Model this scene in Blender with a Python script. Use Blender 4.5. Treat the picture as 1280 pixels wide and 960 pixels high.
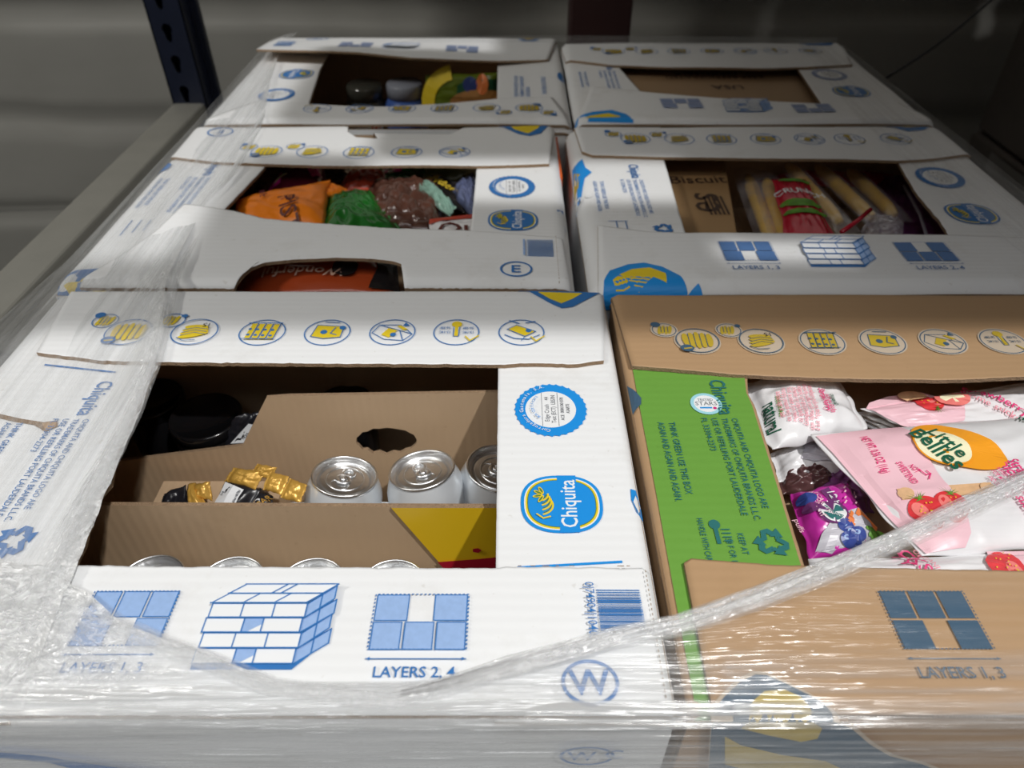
import bpy, bmesh, math, random
from mathutils import Vector, Matrix, noise
from mathutils.geometry import tessellate_polygon
for o in list(bpy.data.objects): bpy.data.objects.remove(o)
SC = bpy.context.scene
COL = SC.collection
random.seed(7)
# ------------------------------------------------------------------ camera
PITCH = math.radians(40); FPX = 902.0; CH = .359; CY = -.1716
cam = bpy.data.cameras.new('camera'); camo = bpy.data.objects.new('camera', cam); COL.objects.link(camo)
camo.location = (0, CY, CH); camo.rotation_euler = (math.pi/2-PITCH, 0, 0)
cam.sensor_width = 36; cam.lens = 36*FPX/1280; cam.clip_start = .01
cam.dof.use_dof = True; cam.dof.focus_distance = .5; cam.dof.aperture_fstop = 7.5
SC.camera = camo
# ------------------------------------------------------------------ world and lamps
SC.view_settings.view_transform = 'Standard'; SC.view_settings.look = 'None'
SC.view_settings.gamma = 1; SC.view_settings.use_curve_mapping = False
SC.view_settings.exposure = 0.0
wd = bpy.data.worlds.new('hall'); SC.world = wd; wd.use_nodes = True
wd.node_tree.nodes['Background'].inputs[0].default_value = (1, .965, .90, 1)
wd.node_tree.nodes['Background'].inputs[1].default_value = .075
def lamp(name, loc, tgt, w, sx, sy, col=(1, 1, 1)):
    l = bpy.data.lights.new(name, 'AREA'); l.shape = 'RECTANGLE'; l.size = sx; l.size_y = sy; l.energy = w; l.color = col
    o = bpy.data.objects.new(name, l); COL.objects.link(o); o.location = loc
    o.rotation_euler = (Vector(tgt)-Vector(loc)).to_track_quat('-Z', 'Y').to_euler(); return o
lamp('ceiling_lamp', (1.05, -.95, 2.7), (0, .3, 0), 72, .08, .06, (1, .98, .95))
lamp('left_fill_lamp', (-2.4, -.6, 2.6), (-1.2, 1.6, -.4), 40, .5, .5, (1, .97, .9))  # fill added out of view to brighten the left background
lamp('front_fill_lamp', (-.4, -1.5, 2.75), (0, 0, 0), 24, 2.6, .9, (.97, .98, 1))  # broad soft fill added above and behind the camera, not a real fixture

# ------------------------------------------------------------------ measuring helpers
CAMP = Vector((0, CY, CH))
def ray(px, py):
    a = (py-480); s = a*math.cos(PITCH)+FPX*math.sin(PITCH); f = FPX*math.cos(PITCH)-a*math.sin(PITCH)
    return Vector((px-640, f, -s))
def W(px, py, z=0):
    r = ray(px, py); return CAMP + r*((z-CH)/r.z)
def Vy(px, py, Y):
    r = ray(px, py); return CAMP + r*((Y-CY)/r.y)

# ------------------------------------------------------------------ materials
MATS = {}
def nodes(m): return m.node_tree.nodes, m.node_tree.links
def mat(name, col, rough=.6, metal=0, bump=0, bscale=200, vary=.08, vscale=12, spec=.5, stretch=None, coat=0):
    if name in MATS: return MATS[name]
    m = bpy.data.materials.new(name); m.use_nodes = True; N, L = nodes(m); b = N['Principled BSDF']
    b.inputs['Roughness'].default_value = rough; b.inputs['Metallic'].default_value = metal
    b.inputs['Specular IOR Level'].default_value = spec; b.inputs['Coat Weight'].default_value = coat
    tc = N.new('ShaderNodeTexCoord'); n = N.new('ShaderNodeTexNoise'); n.inputs['Scale'].default_value = vscale; n.inputs['Detail'].default_value = 5
    mp = N.new('ShaderNodeMapping'); L.new(tc.outputs['Object'], mp.inputs[0]); L.new(mp.outputs[0], n.inputs['Vector'])
    if stretch: mp.inputs['Scale'].default_value = stretch
    mx = N.new('ShaderNodeMix'); mx.data_type = 'RGBA'
    mx.inputs[6].default_value = tuple(min(1, c*(1-vary)) for c in col)+(1,); mx.inputs[7].default_value = tuple(min(1, c*(1+vary)) for c in col)+(1,)
    L.new(n.outputs['Fac'], mx.inputs[0]); L.new(mx.outputs[2], b.inputs['Base Color'])
    if bump:
        n2 = N.new('ShaderNodeTexNoise'); n2.inputs['Scale'].default_value = bscale; n2.inputs['Detail'].default_value = 3
        L.new(mp.outputs[0], n2.inputs['Vector']); bp = N.new('ShaderNodeBump'); bp.inputs['Strength'].default_value = bump; bp.inputs['Distance'].default_value = .002
        L.new(n2.outputs['Fac'], bp.inputs['Height']); L.new(bp.outputs[0], b.inputs['Normal'])
    MATS[name] = m; return m
def board(name, col, dirt=(.55, .5, .42), amt=.35, axis='X'):
    """corrugated board: faint flute ribs, specks and scuffed patches"""
    m = bpy.data.materials.new(name); m.use_nodes = True; N, L = nodes(m); b = N['Principled BSDF']; b.inputs['Roughness'].default_value = .55
    b.inputs['Specular IOR Level'].default_value = .35
    tc = N.new('ShaderNodeTexCoord')
    w = N.new('ShaderNodeTexWave'); w.bands_direction = axis; w.inputs['Scale'].default_value = 42; w.inputs['Distortion'].default_value = .6; w.inputs['Detail'].default_value = 1
    L.new(tc.outputs['Object'], w.inputs['Vector'])
    n = N.new('ShaderNodeTexNoise'); n.inputs['Scale'].default_value = 9; n.inputs['Detail'].default_value = 8; n.inputs['Roughness'].default_value = .7; L.new(tc.outputs['Object'], n.inputs['Vector'])
    r = N.new('ShaderNodeValToRGB'); r.color_ramp.elements[0].position = .55; r.color_ramp.elements[1].position = .8
    r.color_ramp.elements[1].color = (amt, amt, amt, 1); L.new(n.outputs['Fac'], r.inputs[0])
    n3 = N.new('ShaderNodeTexNoise'); n3.inputs['Scale'].default_value = 160; L.new(tc.outputs['Object'], n3.inputs['Vector'])
    r3 = N.new('ShaderNodeValToRGB'); r3.color_ramp.elements[0].position = .7; r3.color_ramp.elements[1].position = .76; L.new(n3.outputs['Fac'], r3.inputs[0])
    ad = N.new('ShaderNodeMath'); ad.operation = 'MULTIPLY_ADD'; ad.inputs[1].default_value = .25; L.new(r3.outputs[0], ad.inputs[0]); L.new(r.outputs[0], ad.inputs[2]); ad.use_clamp = True
    mx = N.new('ShaderNodeMix'); mx.data_type = 'RGBA'; mx.inputs[6].default_value = col+(1,); mx.inputs[7].default_value = tuple(c*d for c, d in zip(col, dirt))+(1,)
    L.new(ad.outputs[0], mx.inputs[0]); L.new(mx.outputs[2], b.inputs['Base Color'])
    n2 = N.new('ShaderNodeTexNoise'); n2.inputs['Scale'].default_value = 30; n2.inputs['Detail'].default_value = 6; L.new(tc.outputs['Object'], n2.inputs['Vector'])
    a2 = N.new('ShaderNodeMath'); a2.operation = 'MULTIPLY_ADD'; a2.inputs[1].default_value = .22; L.new(w.outputs['Fac'], a2.inputs[0]); L.new(n2.outputs['Fac'], a2.inputs[2])
    bp = N.new('ShaderNodeBump'); bp.inputs['Strength'].default_value = .35; bp.inputs['Distance'].default_value = .0012
    L.new(a2.outputs[0], bp.inputs['Height']); L.new(bp.outputs[0], b.inputs['Normal'])
    MATS[name] = m; return m
WHITE = board('white_cardboard', (.80, .815, .83), axis='Y')
KRAFT = board('kraft_cardboard', (.43, .275, .150), dirt=(.8, .76, .7), amt=.6, axis='Y')
KRAFTD = board('inner_kraft', (.52, .37, .235), dirt=(.75, .72, .68), amt=.6, axis='X')
GREEN = board('green_cardboard', (.14, .33, .05), dirt=(.85, .85, .8), amt=.5, axis='Y')
EDGE = mat('raw_board_edge', (.30, .20, .12), .9, bump=.8, bscale=900, vary=.35, vscale=400)
BLUE = mat('blue_ink', (.03, .17, .47), .5, vary=.12, vscale=90)
BLUE2 = mat('bright_blue_ink', (.01, .27, .74), .45, vary=.06)
PALE = mat('hatched_blue_ink', (.30, .45, .74), .5, vary=.12, vscale=300)
MIDB = mat('printed_mid_blue', (.085, .19, .43), .5, vary=.12, vscale=200)
FADE = mat('faded_blue_ink', (.24, .30, .47), .55, vary=.12, vscale=100)
SLATE = mat('slate_ink', (.045, .10, .165), .55, vary=.1, vscale=80)
TEAL = mat('teal_ink', (.02, .15, .15), .55, vary=.1)
YEL = mat('yellow_ink', (.80, .60, .02), .5, vary=.1, vscale=60)
YELD = mat('ochre_ink', (.50, .36, .03), .5, vary=.1, vscale=60)
WINK = mat('white_ink', (.82, .84, .86), .5, vary=.02)
OLIVE = mat('olive_ink', (.10, .20, .05), .5)
BLACK = mat('black_marker', (.012, .012, .016), .5)
GREYINK = mat('grey_ink', (.16, .17, .19), .6)

# ------------------------------------------------------------------ mesh helpers
ORG = {}
def link(name, verts, faces, mats, parent=None, fm=None, smooth=True, label=None, origin=None):
    org = Vector(ORG.get(parent.name, (0, 0, 0))) if parent else Vector(origin or (0, 0, 0))
    me = bpy.data.meshes.new(name); me.from_pydata([tuple(Vector(v)-org) for v in verts], [], faces)
    if not isinstance(mats, (list, tuple)): mats = [mats]
    for m in mats: me.materials.append(m)
    if fm: me.polygons.foreach_set('material_index', fm)
    me.polygons.foreach_set('use_smooth', [bool(smooth)]*len(me.polygons)); me.update()
    o = bpy.data.objects.new(name, me); COL.objects.link(o)
    if parent: o.parent = parent
    else: o.location = org
    ORG[o.name] = org
    if label: o['label'] = label
    return o
def empty(name, loc):
    o = bpy.data.objects.new(name, None); COL.objects.link(o); o.location = loc; o.empty_display_size = .05; ORG[o.name] = Vector(loc); return o
def tag(o, label, cat, group=None):
    o['label'] = label; o['category'] = cat
    if group: o['group'] = group
    return o
def grid(P, nu, nv, flip=False):
    """P(i,j) for i<=nu, j<=nv -> verts, faces"""
    v = [P(i, j) for j in range(nv+1) for i in range(nu+1)]
    f = []
    for j in range(nv):
        for i in range(nu):
            a = j*(nu+1)+i; q = (a, a+1, a+nu+2, a+nu+1); f.append(q[::-1] if flip else q)
    return v, f
def box_vf(x0, x1, y0, y1, z0, z1):
    v = [(x0, y0, z0), (x1, y0, z0), (x1, y1, z0), (x0, y1, z0), (x0, y0, z1), (x1, y0, z1), (x1, y1, z1), (x0, y1, z1)]
    return v, [(3, 2, 1, 0), (4, 5, 6, 7), (0, 1, 5, 4), (1, 2, 6, 5), (2, 3, 7, 6), (3, 0, 4, 7)]
def bevel(o, w=.002, seg=2):
    b = o.modifiers.new('bevel', 'BEVEL'); b.width = w; b.segments = seg; b.limit_method = 'ANGLE'; return o
def box(name, x0, x1, y0, y1, z0, z1, m, parent=None, bv=0, **k):
    v, f = box_vf(x0, x1, y0, y1, z0, z1); o = link(name, v, f, m, parent, smooth=False, **k)
    if bv: bevel(o, bv)
    return o
def lathe_vf(prof, n=40, cap=True):
    v = []; f = []
    for r, z in prof:
        for k in range(n):
            a = 2*math.pi*k/n; v.append((r*math.cos(a), r*math.sin(a), z))
    for j in range(len(prof)-1):
        for k in range(n):
            a = j*n+k; b = j*n+(k+1) % n; f.append((a, b, b+n, a+n))
    return v, f
def tube_vf(pts, r, n=8):
    v = []; f = []; pts = [Vector(p) for p in pts]
    for i, p in enumerate(pts):
        t = (pts[min(i+1, len(pts)-1)]-pts[max(i-1, 0)]).normalized()
        u = t.cross(Vector((0, 0, 1)));
        if u.length < 1e-3: u = t.cross(Vector((1, 0, 0)))
        u.normalize(); w = t.cross(u); rr = r[i] if isinstance(r, (list, tuple)) else r
        for k in range(n):
            a = 2*math.pi*k/n; v.append(p+(u*math.cos(a)+w*math.sin(a))*rr)
    for i in range(len(pts)-1):
        for k in range(n):
            a = i*n+k; b = i*n+(k+1) % n; f.append((a, b, b+n, a+n))
    f.append(tuple(range(n))[::-1]); f.append(tuple((len(pts)-1)*n+k for k in range(n)))
    return v, f

# ------------------------------------------------------------------ flat print as thin geometry
TXT = {}
def glyphs(s, bold):
    k = (s, bold)
    if k in TXT: return TXT[k]
    c = bpy.data.curves.new('t', 'FONT'); c.body = s; c.size = 1; c.resolution_u = 2; c.offset = bold*.45; c.fill_mode = 'FRONT'; c.dimensions = '2D'
    o = bpy.data.objects.new('t', c); COL.objects.link(o); me = bpy.data.meshes.new_from_object(o)
    v = [(p.co.x, p.co.y) for p in me.vertices]; f = [tuple(p.vertices) for p in me.polygons]
    bpy.data.objects.remove(o); bpy.data.curves.remove(c); bpy.data.meshes.remove(me)
    xs = [p[0] for p in v] or [0]; TXT[k] = (v, f, min(xs), max(xs)); return TXT[k]
class Art:
    def __init__(s): s.v = []; s.f = []; s.m = []; s.mats = []; s.L = 0; s.st = [(0, 0, 0, 1, 1)]; s.pc = []; s.lev = 0
    def p(s, name, label=None): s.pc.append((name, label, len(s.f), s.L, s.lev)); return s
    def at(s, x=0, y=0, rot=0, sx=1, sy=None): s.st = [(x, y, math.radians(rot), sx, sx if sy is None else sy)]; return s
    def T(s, p):
        x, y, r, sx, sy = s.st[-1]; a = p[0]*sx; b = p[1]*sy
        return (x+a*math.cos(r)-b*math.sin(r), y+a*math.sin(r)+b*math.cos(r))
    def add(s, v, f, m):
        if m not in s.mats: s.mats.append(m)
        s.L += 1; o = len(s.v); s.v += [s.T(p)+(s.L,) for p in v]; s.f += [tuple(o+i for i in q) for q in f]; s.m += [s.mats.index(m)]*len(f)
    def poly(s, pts, m, holes=(), sub=0):
        loops = [[Vector((p[0], p[1], 0)) for p in l] for l in [pts]+list(holes)]
        flat = [(p.x, p.y) for l in loops for p in l]; tr = [tuple(t) for t in tessellate_polygon(loops)]
        for _ in range(sub):
            cache = {}; nt = []
            def mid(a, b):
                k = (min(a, b), max(a, b))
                if k not in cache: cache[k] = len(flat); flat.append(((flat[a][0]+flat[b][0])/2, (flat[a][1]+flat[b][1])/2))
                return cache[k]
            for a, b, c in tr:
                d, e, g = mid(a, b), mid(b, c), mid(c, a); nt += [(a, d, g), (d, b, e), (g, e, c), (d, e, g)]
            tr = nt
        s.add(flat, tr, m)
    def ell(s, cx, cy, rx, ry, m, n=36, a0=0, a1=360, rot=0, rings=1, wob=0, wn=1):
        pts = [(cx, cy)]; f = []; cr, sr = math.cos(math.radians(rot)), math.sin(math.radians(rot))
        for q in range(1, rings+1):
            for k in range(n+1):
                a = math.radians(a0+(a1-a0)*k/n); w = (1+wob*math.cos(a*wn))*q/rings; x = rx*w*math.cos(a); y = ry*w*math.sin(a); pts.append((cx+x*cr-y*sr, cy+x*sr+y*cr))
        for k in range(n): f.append((0, 1+k, 2+k))
        for q in range(1, rings):
            for k in range(n):
                a = 1+(q-1)*(n+1)+k; b = a+n+1; f.append((a, b, b+1, a+1))
        s.add(pts, f, m)
    def ring(s, cx, cy, rx, ry, w, m, n=40, a0=0, a1=360):
        pts = []; f = []
        for k in range(n+1):
            a = math.radians(a0+(a1-a0)*k/n); c, d = math.cos(a), math.sin(a); pts += [(cx+rx*c, cy+ry*d), (cx+(rx-w)*c, cy+(ry-w)*d)]
        for k in range(n): f.append((2*k, 2*k+1, 2*k+3, 2*k+2)[::-1])
        s.add(pts, f, m)
    def line(s, pts, w, m, dash=None):
        v = []; f = []
        for (x0, y0), (x1, y1) in zip(pts, pts[1:]):
            L = math.hypot(x1-x0, y1-y0)
            if L < 1e-9: continue
            ux, uy = (x1-x0)/L, (y1-y0)/L; e = w*.4; segs = [(-e, L+e)]
            if dash: k = max(1, int(L/dash)); segs = [(i*L/k, (i+.55)*L/k) for i in range(k)]
            for a, b in segs:
                o = len(v); nx, ny = -uy*w/2, ux*w/2
                v += [(x0+ux*a-nx, y0+uy*a-ny), (x0+ux*b-nx, y0+uy*b-ny), (x0+ux*b+nx, y0+uy*b+ny), (x0+ux*a+nx, y0+uy*a+ny)]; f.append((o, o+1, o+2, o+3))
        s.add(v, f, m)
    def rect(s, x0, y0, x1, y1, m, sub=0): s.poly([(x0, y0), (x1, y0), (x1, y1), (x0, y1)], m, sub=sub)
    def text(s, t, x, y, size, m, rot=0, bold=.012, sx=1, align='c', shear=0):
        v, f, a, b = glyphs(t, bold); off = {'c': -(a+b)/2, 'l': -a, 'r': -b}[align]; c, d = math.cos(math.radians(rot)), math.sin(math.radians(rot))
        o = []
        for p in v:
            px = (p[0]+off+shear*p[1])*size*sx; py = (p[1]-.34)*size; o.append((x+px*c-py*d, y+px*d+py*c))
        s.add(o, f, m)
    def build(s, name, parent, fn, label=None, lift=.00008, base=.0008):
        """every motif marked with p() becomes a mesh of its own under the parent"""
        if not s.v: return None
        cuts = list(s.pc)
        if not cuts or cuts[0][2] > 0: cuts.insert(0, (name, label, 0, 0, 0))
        for k, (nm, lb, f0, L0, lev) in enumerate(cuts):
            f1 = cuts[k+1][2] if k+1 < len(cuts) else len(s.f)
            if f1 <= f0: continue
            idx = {}; vs = []; fs = []; ms = []; mt = []
            for q, mi in zip(s.f[f0:f1], s.m[f0:f1]):
                g = []
                for i in q:
                    if i not in idx:
                        idx[i] = len(vs); x, y, L = s.v[i]; vs.append(fn(x, y, base+lift*(L-L0)+.0009*lev))
                    g.append(idx[i])
                if s.mats[mi] not in mt: mt.append(s.mats[mi])
                fs.append(tuple(g)); ms.append(mt.index(s.mats[mi]))
            link(nm, vs, fs, mt, parent, fm=ms, smooth=False, label=lb)

# ------------------------------------------------------------------ shell of the place
def fn_noise(x, y, z, s): return noise.noise(Vector((x*s, y*s, z*s)))
curtain_m = mat('grey_wrapped_wall', (.34, .335, .31), .55, bump=.5, bscale=9, vary=.12, vscale=3, stretch=(1, 1, 2.5))
def cur(i, j):
    x = -3.6+7.2*i/240; z = -1.15+3.4*j/120
    y = 1.75+.035*noise.noise(Vector((x*2.2+z*.5, z*.5, 0)))+.018*noise.noise(Vector((x*7+z*1.6, z*1.3, 3)))
    zz = (z+1.15) % .27; y += .028*math.exp(-(min(zz, .27-zz)/.018)**2)
    return (x, y, z)
v, f = grid(cur, 240, 120); w = link('wall_back', v, f, curtain_m); w['kind'] = 'structure'
conc = mat('concrete_floor', (.10, .10, .095), .8, bump=.3, bscale=40, vary=.2)
w = box('floor', -3.6, 3.6, -2.6, 1.9, -1.25, -1.15, conc); w['kind'] = 'structure'
steel_g = mat('galvanised_steel', (.40, .395, .36), .5, .35, bump=.2, bscale=60, vary=.12, vscale=20)
navy = mat('navy_paint', (.008, .013, .035), .38, vary=.2, vscale=60, bump=.1)
# rack that carries the pallet
rk = empty('storage_rack', (0, .6, -1.15)); tag(rk, 'navy steel rack with slotted upright behind grey rail on the left', 'rack')
def upright(x, y, z0, z1, name='upright', wx=.062):
    """C-shaped post with keyhole slots in its face towards the aisle"""
    wdt = wx; dpt = .05; t = .0025; bm = bmesh.new()
    n = 1
    # face plate with slots, built strip by strip
    V = []; F = []
    def q(a, b, c, d): o = len(V); V.extend([a, b, c, d]); F.append((o, o+1, o+2, o+3))
    pitch = .052
    xl, xr = x-wdt/2, x+wdt/2; xs = x-.004
    k = 0; z = z0
    while z < z1-1e-6:
        ze = min(z+pitch, z1); c = z+pitch*.5
        # keyhole outline
        out = []
        for i in range(16):
            a = math.pi*2*i/16; r = .0085; out.append((xs+r*math.cos(a)*.95, c+.006+r*math.sin(a) if math.sin(a) > -.6 else c-.014))
        out = [(xs+.0088*math.cos(a), c+.007+.0088*math.sin(a)) for a in [math.radians(d) for d in range(-40, 221, 20)]]+[(xs-.0048, c-.010), (xs-.002, c-.0145), (xs+.002, c-.0145), (xs+.0048, c-.010)]
        rect = [(xl, z), (xr, z), (xr, ze), (xl, ze)]
        loops = [[Vector((a, b, 0)) for a, b in rect], [Vector((a, b, 0)) for a, b in out]]
        fl = [p for l in loops for p in l]
        for yy, rev in ((y, 1), (y+t, 0)):
            o = len(V); V.extend([(p.x, yy, p.y) for p in fl])
            for tr in tessellate_polygon(loops): F.append(tuple(o+i for i in (tr[::-1] if rev else tr)))
        m = len(out)
        for i in range(m):
            a, b = out[i], out[(i+1) % m]; q((a[0], y, a[1]), (b[0], y, b[1]), (b[0], y+t, b[1]), (a[0], y+t, a[1]))
        z = ze
    for (a, b, c, d) in ((xl, xl+t, y, y+dpt), (xr-t, xr, y, y+dpt), (xl, xl+.016, y+dpt, y+dpt+t), (xr-.016, xr, y+dpt, y+dpt+t), (xr, xr+.012, y+dpt-.01, y+dpt+t)):
        vv, ff = box_vf(a, b, c, d, z0, z1); o = len(V); V.extend(vv); F.extend(tuple(o+i for i in g) for g in ff)
    bm.free()
    return link(name, V, F, navy, rk, smooth=False)
pc = Vy(237, 128, 1.18)
upright(pc.x, 1.18, -1.15, 1.0)
upright(pc.x, -.62, -1.15, 1.0)
upright(.74, 1.27, -1.15, -.41); upright(.74, -.62, -1.15, 1.0)
b1 = box('side_rail', -.625, -.567, -.62, 1.185, -.125, -.10, steel_g, rk, bv=.004, label='grey galvanised rail running along the left side')
box('cross_beam', -.66, .77, -.60, -.56, -.49, -.40, navy, rk, bv=.003)
box('cross_beam', -.66, .77, 1.235, 1.265, -.49, -.40, navy, rk, bv=.003)
box('shelf_deck', -.66, .77, -.60, 1.26, -.405, -.39, mat('galvanised_deck', (.3, .31, .31), .5, .6), rk)
box('cross_beam', -.66, .77, -.10, -.07, .925, 1.0, navy, rk, bv=.003)
box('cross_beam', -.66, .77, 1.2, 1.24, .925, 1.0, navy, rk, bv=.003)
# unseen overhead shelf, its planks and gaps laid out to shape the lamp light
wood = mat('plank_wood', (.38, .27, .16), .75, bump=.5, bscale=60, vary=.25, vscale=20, stretch=(1, 8, 1))
for xa, xb, y0, y1 in ((-.66, 1.5, -.10, -.056), (-.66, -.43, -.036, 1.26), (-.425, -.19, -.036, 1.26), (-.185, .058, -.036, 1.26), (.142, .235, -.036, .137), (.142, .235, .217, .42), (.142, .235, .505, 1.26), (.24, .49, -.036, .055), (.24, .49, .14, .42), (.24, .335, .505, 1.26),
                       (.34, .49, .425, 1.26), (.58, .77, -.036, .0), (.495, .77, .0, 1.26), (.058, .142, .51, 1.26), (.775, 1.12, -.036, 1.26), (1.125, 1.5, -.036, 1.26)):
    box('shade_plank', xa, xb, y0, y1, .90, .925, wood, rk, bv=.002)
# red-brown column behind
c0 = Vy(712, 40, 1.42); c1 = Vy(788, 40, 1.42)
st = box('support_column', c0.x, c1.x, 1.42, 1.50, -1.15, 1.9, mat('oxide_red_paint', (.035, .010, .010), .6, vary=.2), bv=.004)
tag(st, 'dark oxide-red steel column behind the far cartons', 'column')
# dark wrapped stack on the right
X = .95
st = empty('wrapped_stack', (1.5, 1.1, -1.15)); tag(st, 'dark plastic-wrapped stack of cartons at the right edge', 'stack')
dk = mat('dark_wrapped_board', (.10, .085, .075), .45, bump=.5, bscale=30, vary=.35, vscale=7); dk2 = mat('dark_print', (.20, .19, .18), .5)
random.seed(3)
for k in range(5):
    z0 = -1.0+k*.27; j = random.uniform(-.012, .012)
    o = box('carton', X+j, 1.95, .62, 1.3, z0, z0+.265, dk, st, bv=.006)
for p in ((-1.15, -1.13), (-1.02, -1.0)): box('pallet_board', X, 1.95, .6, 1.32, p[0], p[1], wood, st)
for yy in (.62, .93, 1.24): box('pallet_block', X+.02, 1.93, yy, yy+.07, -1.13, -1.02, wood, st)
for (y0, y1, z0, z1) in ((.74, 1.2, -.40, -.355), (.8, .98, -.14, -.10), (1.0, 1.2, -.30, -.20)):
    box('faded_print', X-.0135, X-.0125, y0, y1, z0, z1, dk2, st)
# cable
a = Vy(1108, 97, 1.28); b = Vy(1244, -4, 1.45)
v, f = tube_vf([a+(b-a)*(i/14)+Vector((0, 0, -.012*math.sin(math.pi*i/14))) for i in range(19)], .0028, 6)
tag(link('cable', v, f, BLACK), 'thin black cable slanting down behind the far right carton', 'cable')
# pallet
pl = empty('wooden_pallet', (.08, .6, -.39)); tag(pl, 'wooden pallet underneath the layer of banana cartons', 'pallet')
for i in range(9): y = -.0+i*.137; box('deck_board', -.43, .59, y, y+.11, -.267, -.251, wood, pl)
for x in (-.43, .03, .49): box('stringer', x, x+.1, 0, 1.205, -.37, -.267, wood, pl)
for i in (0, 4, 8): y = i*.137; box('bottom_board', -.43, .59, y, y+.11, -.39, -.37, wood, pl)

# ------------------------------------------------------------------ banana cartons
def interp(pl_, x):
    for (x0, y0), (x1, y1) in zip(pl_, pl_[1:]):
        if x <= x1: return y0+(y1-y0)*(x-x0)/max(1e-9, x1-x0)
    return pl_[-1][1]
class Carton:
    def __init__(s, rect, r, label, main, z=0, seed=0, group='banana cartons on the pallet', wave=.0012):
        s.x0, s.x1, s.y0, s.y1 = rect; s.r = r; s.z = z; s.seed = seed; s.main = main; s.wave = wave
        s.root = empty('banana_carton', ((s.x0+s.x1)/2, (s.y0+s.y1)/2, -.25)); tag(s.root, label, 'carton', group)
    def zf(s, x, y):
        z = s.z
        for d in (x-s.x0, s.x1-x, y-s.y0, s.y1-y):
            if d < s.r: d = max(d, 0); z -= s.r-math.sqrt(max(0, s.r**2-(s.r-d)**2))
        z += s.wave*noise.noise(Vector((x*7+s.seed*9, y*9, s.seed)))+s.wave*.05*noise.noise(Vector((x*40+s.seed*9, y*40, s.seed)))
        return z+s.extra(x, y)
    def extra(s, x, y): return 0
    def top(s, off=0):
        def fn(x, y, h):
            x = min(max(x, s.x0), s.x1); y = min(y, s.y1-.0003)
            if y < s.y0: return (x, s.y0-h-.0012, s.zf(x, s.y0)+off-(s.y0-y))
            return (x, y, s.zf(x, y)+off+h)
        return fn
    def U(s, px, py):
        p = W(px, py, s.z)
        if p.y >= s.y0: return (p.x, p.y)
        p = Vy(px, py, s.y0); return (p.x, s.y0+(p.z-s.z)+s.r)
    def panel(s, name, a, b, m, off=0, thick=.0035, nx=70, ny=24, jag=.0006, axis='y', ja=1, jb=0, label=None, lift=None):
        """a sheet of board between polylines a and b (lists of (x,y)); axis 'y': a is lower y, b upper y; 'x': lists of (y,x)"""
        lo, hi = max(a[0][0], b[0][0]) if 0 else None, None
        def P(i, j):
            t = i/nx; q = .5-.5*math.cos(math.pi*j/ny)
            q = .65*q+.35*j/ny
            ta = a[0][0]+(a[-1][0]-a[0][0])*t; tb = b[0][0]+(b[-1][0]-b[0][0])*t
            pa = interp(a, ta)+ja*jag*(noise.noise(Vector((ta*260, s.seed, 1)))*1.3+noise.noise(Vector((ta*70, s.seed, 4)))); pb = interp(b, tb)+jb*jag*(noise.noise(Vector((tb*260, s.seed, 7)))*1.3+noise.noise(Vector((tb*70, s.seed, 9))))
            u = ta+(tb-ta)*q; w = pa+(pb-pa)*q
            x, y = (u, w) if axis == 'y' else (w, u)
            return x, y
        v = []; 
        for j in range(ny+1):
            for i in range(nx+1):
                x, y = P(i, j); v.append((x, y, s.zf(x, y)+off+(lift(x, y) if lift else 0)))
        n = len(v); v += [(x, y, z-thick) for x, y, z in v]; f = []; fm = []
        fl = axis == 'x'
        for j in range(ny):
            for i in range(nx):
                q = (j*(nx+1)+i, j*(nx+1)+i+1, (j+1)*(nx+1)+i+1, (j+1)*(nx+1)+i)
                if fl: q = q[::-1]
                f.append(q); fm.append(0); f.append(tuple(k+n for k in q[::-1])); fm.append(1)
        bd = [i for i in range(nx+1)]+[j*(nx+1)+nx for j in range(1, ny+1)]+[ny*(nx+1)+i for i in range(nx-1, -1, -1)]+[j*(nx+1) for j in range(ny-1, 0, -1)]
        for k in range(len(bd)):
            p, q = bd[k], bd[(k+1) % len(bd)]; g = (p, p+n, q+n, q); f.append(g[::-1] if fl else g); fm.append(2)
        o = link(name, v, f, [m, KRAFTD, EDGE], s.root, fm=fm, smooth=False, label=label)
        for p in o.data.polygons:
            if p.material_index < 2: p.use_smooth = True
        return o
    def walls(s, m, notch=None, dz=.0):
        t = .004; e = .0012; zt = s.z-s.r-.001; zb = -.248
        x0, x1, y0, y1 = s.x0+e, s.x1-e, s.y0+e, s.y1-e
        def wall(name, pts_in, pts_out, seg, holes=None):
            n = seg; v = []; f = []; fm = []
            for k in range(n+1):
                u = k/n
                for (A, B), _ in ((pts_in, 0), (pts_out, 1)):
                    p = (A[0]+(B[0]-A[0])*u, A[1]+(B[1]-A[1])*u); top = zt
                    if holes and holes[0] <= p[0] <= holes[1]: top = holes[2]
                    v += [(p[0], p[1], zb), (p[0], p[1], top)]
            for k in range(n):
                a = 4*k; b = a+4
                f += [(a, a+1, b+1, b), (a+2, b+2, b+3, a+3), (a+1, a+3, b+3, b+1), (a, b, b+2, a+2)]; fm += [0, 1, 2, 2]
            f += [(0, 2, 3, 1), (4*n, 4*n+1, 4*n+3, 4*n+2)]; fm += [2, 2]
            return link(name, v, f, [KRAFTD, m, EDGE], s.root, fm=fm, smooth=False)
        wall('front_wall', ((x0, y0+t), (x1, y0+t)), ((x0, y0), (x1, y0)), 60, notch)
        wall('back_wall', ((x1, y1-t), (x0, y1-t)), ((x1, y1), (x0, y1)), 2)
        wall('side_wall', ((x0+t, y1-t), (x0+t, y0+t)), ((x0, y1-t), (x0, y0+t)), 2)
        wall('side_wall', ((x1-t, y0+t), (x1-t, y1-t)), ((x1, y0+t), (x1, y1-t)), 2)
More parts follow.
